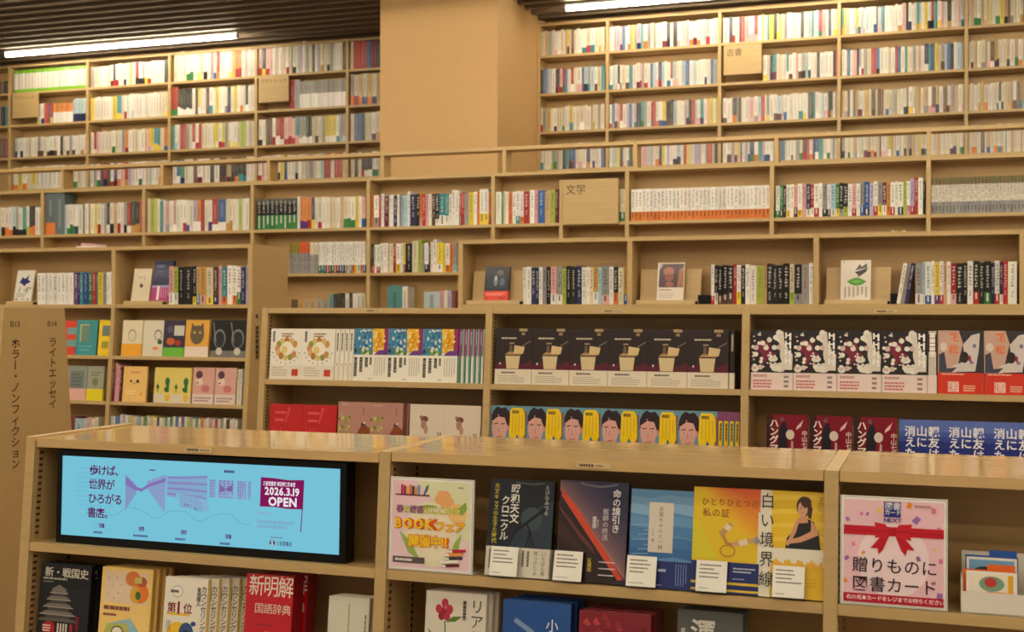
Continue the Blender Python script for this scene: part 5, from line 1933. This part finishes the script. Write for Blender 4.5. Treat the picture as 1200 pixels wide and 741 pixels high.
# ------------------------------------------------------------------ fourth row
A4 = [plumb(Y_4, Z_4 - s) for s in S_4]
spine_row(A4[0], Y_4, 434, 573.5, 266, 'O6 Wg14 R7 W8^ M11 W7 W6 N11 W7 G7 S8 S8 W8^ N15 K9 Oi7 R8 I8 W7 D11 Kw11 Tw14 Tw9 W9 W8^ W10^ Rk8 R6 G10 Y13 W8 O7 Wy12^ Wy12^ Or5',
          'left of literature sign bay', 0.212, group='spines left of the literature bay')
spine_row(A4[0], Y_4, 580, 653, 263, 'W12 E5 C6 W7 O10 W8 Wt10 Wo8 R14 W9 I8 B14 A12 L12 M8', 'beside the literature sign', 0.212, group='spines beside the literature sign')
spine_row(A4[0], Y_4, 725.5, 733, 262, 'Ce20', 'right of the literature sign', 0.21, group='book right of the literature sign')
spine_row(A4[0], Y_4, 738.7, 902, 258, 'Wo*36', 'of the white and orange set', 0.200, name='series_volume', group='white and orange set', var=0.0008, band_h=0.058,
          label_of=lambda i: 'white volume with orange foot, %s from the left of the long uniform set' % ORD[i])
spine_row(A4[0], Y_4, 908.5, 1084, 255, 'We9 Ek8 K9 Wy9 W8 Im10 Wy10 I9 Nw12 Rw9 Wr10 W9 Gk12 Wk9 Sw10 Ey8 Kg10 Kl10 W9 Ir10 W9 Gb10 Bn12 V8 Wr9 Gy13 Mw10 Uo9 Wr9 W8 Wn12 L8 Wi9 Vr9^ R9^ W12^ K5',
          'right of orange set', 0.197, group='spines right of the orange set')
spine_row(A4[0], Y_4, 1091, 1290, 253, 'Gg*45', 'of the grey set', 0.212, name='series_volume', group='grey uniform set', var=0.0008, band_h=0.052,
          top=((112, 100, 52), 0.20), mid=((214, 206, 190), 0.33, 0.80), label_of=lambda i: 'grey and white volume, %s from the left of the uniform set at the right edge' % ORD[i])
spine_row(A4[0], Y_4, 300, 346, 268, 'Ke*9', 'of the black and green set', 0.215, name='series_volume', group='black and green set', var=0.001, band_h=0.10,
          top=((90, 92, 84), 0.18), label_of=lambda i: 'black volume with green foot, %s from the left of the dark set' % ORD[i])
spine_row(A4[1], Y_4, 434.5, 534, 318, 'Kr7 W6 Wr8 W7 W9 C8 C8 R8 Wy10 W7 Ym6 K14 C12^ L8^ G7 Wk8 D6 W8 W8^ Yw12 Y8 Wo10 O8 Gs10', 'on the aisle shelf', 0.195, group='spines on the aisle shelf')
spine_row(A4[1], Y_4, 372, 427, 318, 'We Wt Wn Wr Wk We Wr Wm Wb Wn We Wi Wt Wo Wy Ws Wo Wb', 'of the white set in the aisle', 0.215, name='series_volume', group='white set with coloured feet', var=0.0008, band_h=0.055,
          label_of=lambda i: 'white volume with coloured foot, %s from the left of the white aisle set' % ORD[i])
for pa, pb, n, tp, st in ((338, 350, 3, (150, 130, 40), 0), (350.2, 362, 3, (222, 92, 40), 3), (362.2, 371.5, 2, (226, 216, 190), 6)):
    spine_row(A4[1], Y_4, pa, pb, 318, 'G*%d' % n, '', 0.215, name='series_volume', group='dark set on the aisle shelf', var=0.0008, top=(tp, 0.34 if st < 6 else 0.4),
              label_of=lambda i, st=st: 'dark grey volume with coloured head, %s from the left of the aisle set' % ORD[i + st])

# the bays of the fourth row to the left, and everything on the back wall: the smallest spines in the picture
spine_row(A4[0], Y_4, 0, 48, 275, 'Wk Wo Wo Sk Gk Wk Tk Wl Ko Ko W W', '', 0.215, stuff=MASS)
spine_row(A4[0], Y_4, -62, -1, 276, 'W Ck R W Wb G K W Wy N W I C', '', 0.215, stuff=MASS)
spine_row(A4[0], Y_4, 52, 63, 274, 'Qo^20', '', 0.31, stuff=MASS, band_h=0.09)
spine_row(A4[0], Y_4, 63, 74, 274, 'Q^20', '', 0.295, stuff=MASS)
spine_row(A4[0], Y_4, 74, 165, 273, 'S7 We10 We10 We8 Wn8 W14 D8 W A8 W Y12 Wr W G9 Kw Wk A Wr W Gk Rw12 Ku12 Ku12 R8', '', 0.222, stuff=MASS)
spine_row(A4[0], Y_4, 171, 291, 271, 'C^8 L^10 L^9 W8^ T9 W8 Ig W Iw W Ww Wr Wb W Vw Ow R W Wp Rw14 Bw20 Cu9 Cu9 W W L8 W W', '', 0.225, stuff=MASS)
spine_row(A4[0], Y_4, 347, 427, 268, 'W^8 Op Op Or Ny W8 Cr W W C C W A Ce We We Y W8 Ib', '', 0.212, stuff=MASS)
spine_row(A4[2], Y_4, 340, 385, 365, 'D U A A G G', '', 0.13, stuff=MASS)
spine_row(A4[2], Y_4, 385, 398, 365, 'T K K', '', 0.17, stuff=MASS)
spine_row(A4[2], Y_4, 398, 427, 365, 'K W K W W C', '', 0.175, stuff=MASS)
spine_row(A4[2], Y_4, 434, 452, 365, 'A C', '', 0.05, stuff=MASS)
spine_row(A4[2], Y_4, 453, 470, 365, 'T30', '', 0.225, stuff=MASS)
spine_row(A4[2], Y_4, 470, 476, 365, 'W10', '', 0.215, stuff=MASS)
spine_row(A4[2], Y_4, 495.5, 514, 365, 'S30', '', 0.185, stuff=MASS)
spine_row(A4[2], Y_4, 514, 532, 365, 'Iw W V M', '', 0.185, stuff=MASS)
spine_row(A4[1], Y_4, 1044, 1066, 290, 'C Y U C W', '', 0.216, stuff=MASS)
spine_row(FR_K @ Matrix.Translation((0, 0, -SC)), Y_3, 84, 121, 510, 'M12 M12 S20 S10 I C C', '', 0.165, stuff=MASS)
spine_row(FR_K @ Matrix.Translation((0, 0, -SC)), Y_3, 129.5, 283, 512, 'S W B20 W V W S Y W S G W E C W Y W K W C T W E W B W P W L G W E W O C W I W R W G W K W C W', '', 0.185, stuff=MASS)

AW = [plumb(Y_W, Z_W - s) for s in S_W]
LB = [12, 101, 198, 299, 407.7]
GEN = 'WWWWWWWCCCCCSCWWVIAYOTRKBDG'


def rand_spec(n, rnd, bases=GEN, p_band=0.36, bands='yorkbngteimdwu'):
    out = []
    for _ in range(n):
        b_ = rnd.choice(bases)
        out.append(b_ + (rnd.choice(bands) if rnd.random() < p_band else '') + str(rnd.randint(6, 14)))
    return ' '.join(out)


rw = random.Random(21)
# left wall case, shelf by shelf
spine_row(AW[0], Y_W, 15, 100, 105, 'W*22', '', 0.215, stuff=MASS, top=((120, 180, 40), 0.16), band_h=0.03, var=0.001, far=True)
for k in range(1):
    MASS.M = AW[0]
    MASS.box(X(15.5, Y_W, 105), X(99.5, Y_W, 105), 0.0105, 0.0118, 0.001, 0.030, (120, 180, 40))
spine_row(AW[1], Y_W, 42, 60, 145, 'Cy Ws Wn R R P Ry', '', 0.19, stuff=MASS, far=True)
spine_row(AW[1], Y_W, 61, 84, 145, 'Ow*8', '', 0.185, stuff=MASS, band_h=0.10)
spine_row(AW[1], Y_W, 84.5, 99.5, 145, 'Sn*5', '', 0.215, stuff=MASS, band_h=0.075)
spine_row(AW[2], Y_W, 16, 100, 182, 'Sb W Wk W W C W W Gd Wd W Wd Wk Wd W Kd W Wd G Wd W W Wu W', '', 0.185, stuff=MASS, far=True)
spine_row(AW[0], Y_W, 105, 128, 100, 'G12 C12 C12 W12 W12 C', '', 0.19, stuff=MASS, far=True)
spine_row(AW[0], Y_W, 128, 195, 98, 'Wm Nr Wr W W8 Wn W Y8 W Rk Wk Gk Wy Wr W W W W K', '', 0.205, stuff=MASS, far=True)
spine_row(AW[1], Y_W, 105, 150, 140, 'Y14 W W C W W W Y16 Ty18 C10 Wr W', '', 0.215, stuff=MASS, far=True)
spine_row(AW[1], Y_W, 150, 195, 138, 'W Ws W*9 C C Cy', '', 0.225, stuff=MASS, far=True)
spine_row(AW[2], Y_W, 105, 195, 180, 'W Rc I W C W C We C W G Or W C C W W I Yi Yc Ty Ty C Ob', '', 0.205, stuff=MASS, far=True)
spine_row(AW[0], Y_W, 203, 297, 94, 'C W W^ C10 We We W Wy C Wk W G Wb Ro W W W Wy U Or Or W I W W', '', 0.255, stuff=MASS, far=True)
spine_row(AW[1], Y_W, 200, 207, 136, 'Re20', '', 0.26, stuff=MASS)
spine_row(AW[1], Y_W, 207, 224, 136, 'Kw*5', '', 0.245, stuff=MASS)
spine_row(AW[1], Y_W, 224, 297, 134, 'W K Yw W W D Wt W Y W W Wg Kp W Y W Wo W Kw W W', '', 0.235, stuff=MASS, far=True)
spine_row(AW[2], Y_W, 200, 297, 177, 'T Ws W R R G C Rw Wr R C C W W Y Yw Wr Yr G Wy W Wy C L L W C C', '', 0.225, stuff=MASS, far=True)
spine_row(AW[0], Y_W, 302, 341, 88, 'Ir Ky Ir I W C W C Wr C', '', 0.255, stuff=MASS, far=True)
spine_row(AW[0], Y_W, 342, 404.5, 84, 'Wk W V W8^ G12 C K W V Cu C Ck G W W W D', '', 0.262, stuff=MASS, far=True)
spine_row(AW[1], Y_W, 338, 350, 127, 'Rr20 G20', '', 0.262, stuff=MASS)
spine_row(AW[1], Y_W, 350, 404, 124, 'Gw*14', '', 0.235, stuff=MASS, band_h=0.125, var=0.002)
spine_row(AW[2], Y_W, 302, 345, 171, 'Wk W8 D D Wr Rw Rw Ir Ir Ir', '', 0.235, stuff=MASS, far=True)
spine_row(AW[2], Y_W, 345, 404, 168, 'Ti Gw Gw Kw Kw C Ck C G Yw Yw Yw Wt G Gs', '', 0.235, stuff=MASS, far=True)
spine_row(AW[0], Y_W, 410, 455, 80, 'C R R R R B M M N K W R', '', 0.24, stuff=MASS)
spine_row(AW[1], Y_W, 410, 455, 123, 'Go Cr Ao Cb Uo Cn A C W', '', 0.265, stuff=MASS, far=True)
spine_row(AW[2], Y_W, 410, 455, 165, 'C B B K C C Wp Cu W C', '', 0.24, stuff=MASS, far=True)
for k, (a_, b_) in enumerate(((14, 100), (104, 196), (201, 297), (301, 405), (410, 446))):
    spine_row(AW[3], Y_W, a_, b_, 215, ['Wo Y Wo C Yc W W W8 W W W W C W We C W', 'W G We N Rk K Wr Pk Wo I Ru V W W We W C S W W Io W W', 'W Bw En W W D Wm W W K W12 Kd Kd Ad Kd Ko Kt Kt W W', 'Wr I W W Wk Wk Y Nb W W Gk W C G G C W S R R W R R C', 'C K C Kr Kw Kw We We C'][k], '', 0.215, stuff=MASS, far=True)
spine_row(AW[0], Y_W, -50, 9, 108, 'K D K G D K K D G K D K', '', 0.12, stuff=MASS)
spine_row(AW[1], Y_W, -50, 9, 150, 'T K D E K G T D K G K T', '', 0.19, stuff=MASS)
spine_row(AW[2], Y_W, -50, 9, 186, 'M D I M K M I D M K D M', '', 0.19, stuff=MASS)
# right wall case
RB = [(632, 708), (713.5, 841.5), (846.5, 981), (986, 1129.5), (1135, 1290)]
WARM = 'WWWCCCCCAAUYCWDG'
COOL = 'WWWWWWWWCWWSSGKKTRVIBYN'
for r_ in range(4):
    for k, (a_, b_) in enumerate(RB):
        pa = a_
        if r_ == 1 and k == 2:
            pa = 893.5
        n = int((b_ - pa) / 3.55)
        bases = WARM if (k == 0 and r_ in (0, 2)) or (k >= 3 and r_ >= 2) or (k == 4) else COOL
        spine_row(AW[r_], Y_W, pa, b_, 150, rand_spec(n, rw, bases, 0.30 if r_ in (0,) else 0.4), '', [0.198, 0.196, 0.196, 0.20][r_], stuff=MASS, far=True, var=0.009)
o = MASS.build('shelved_books', M_GLOSS)
o['kind'] = 'stuff'
o['label'] = 'many small book spines filling the wall cases and the far left of the long case'
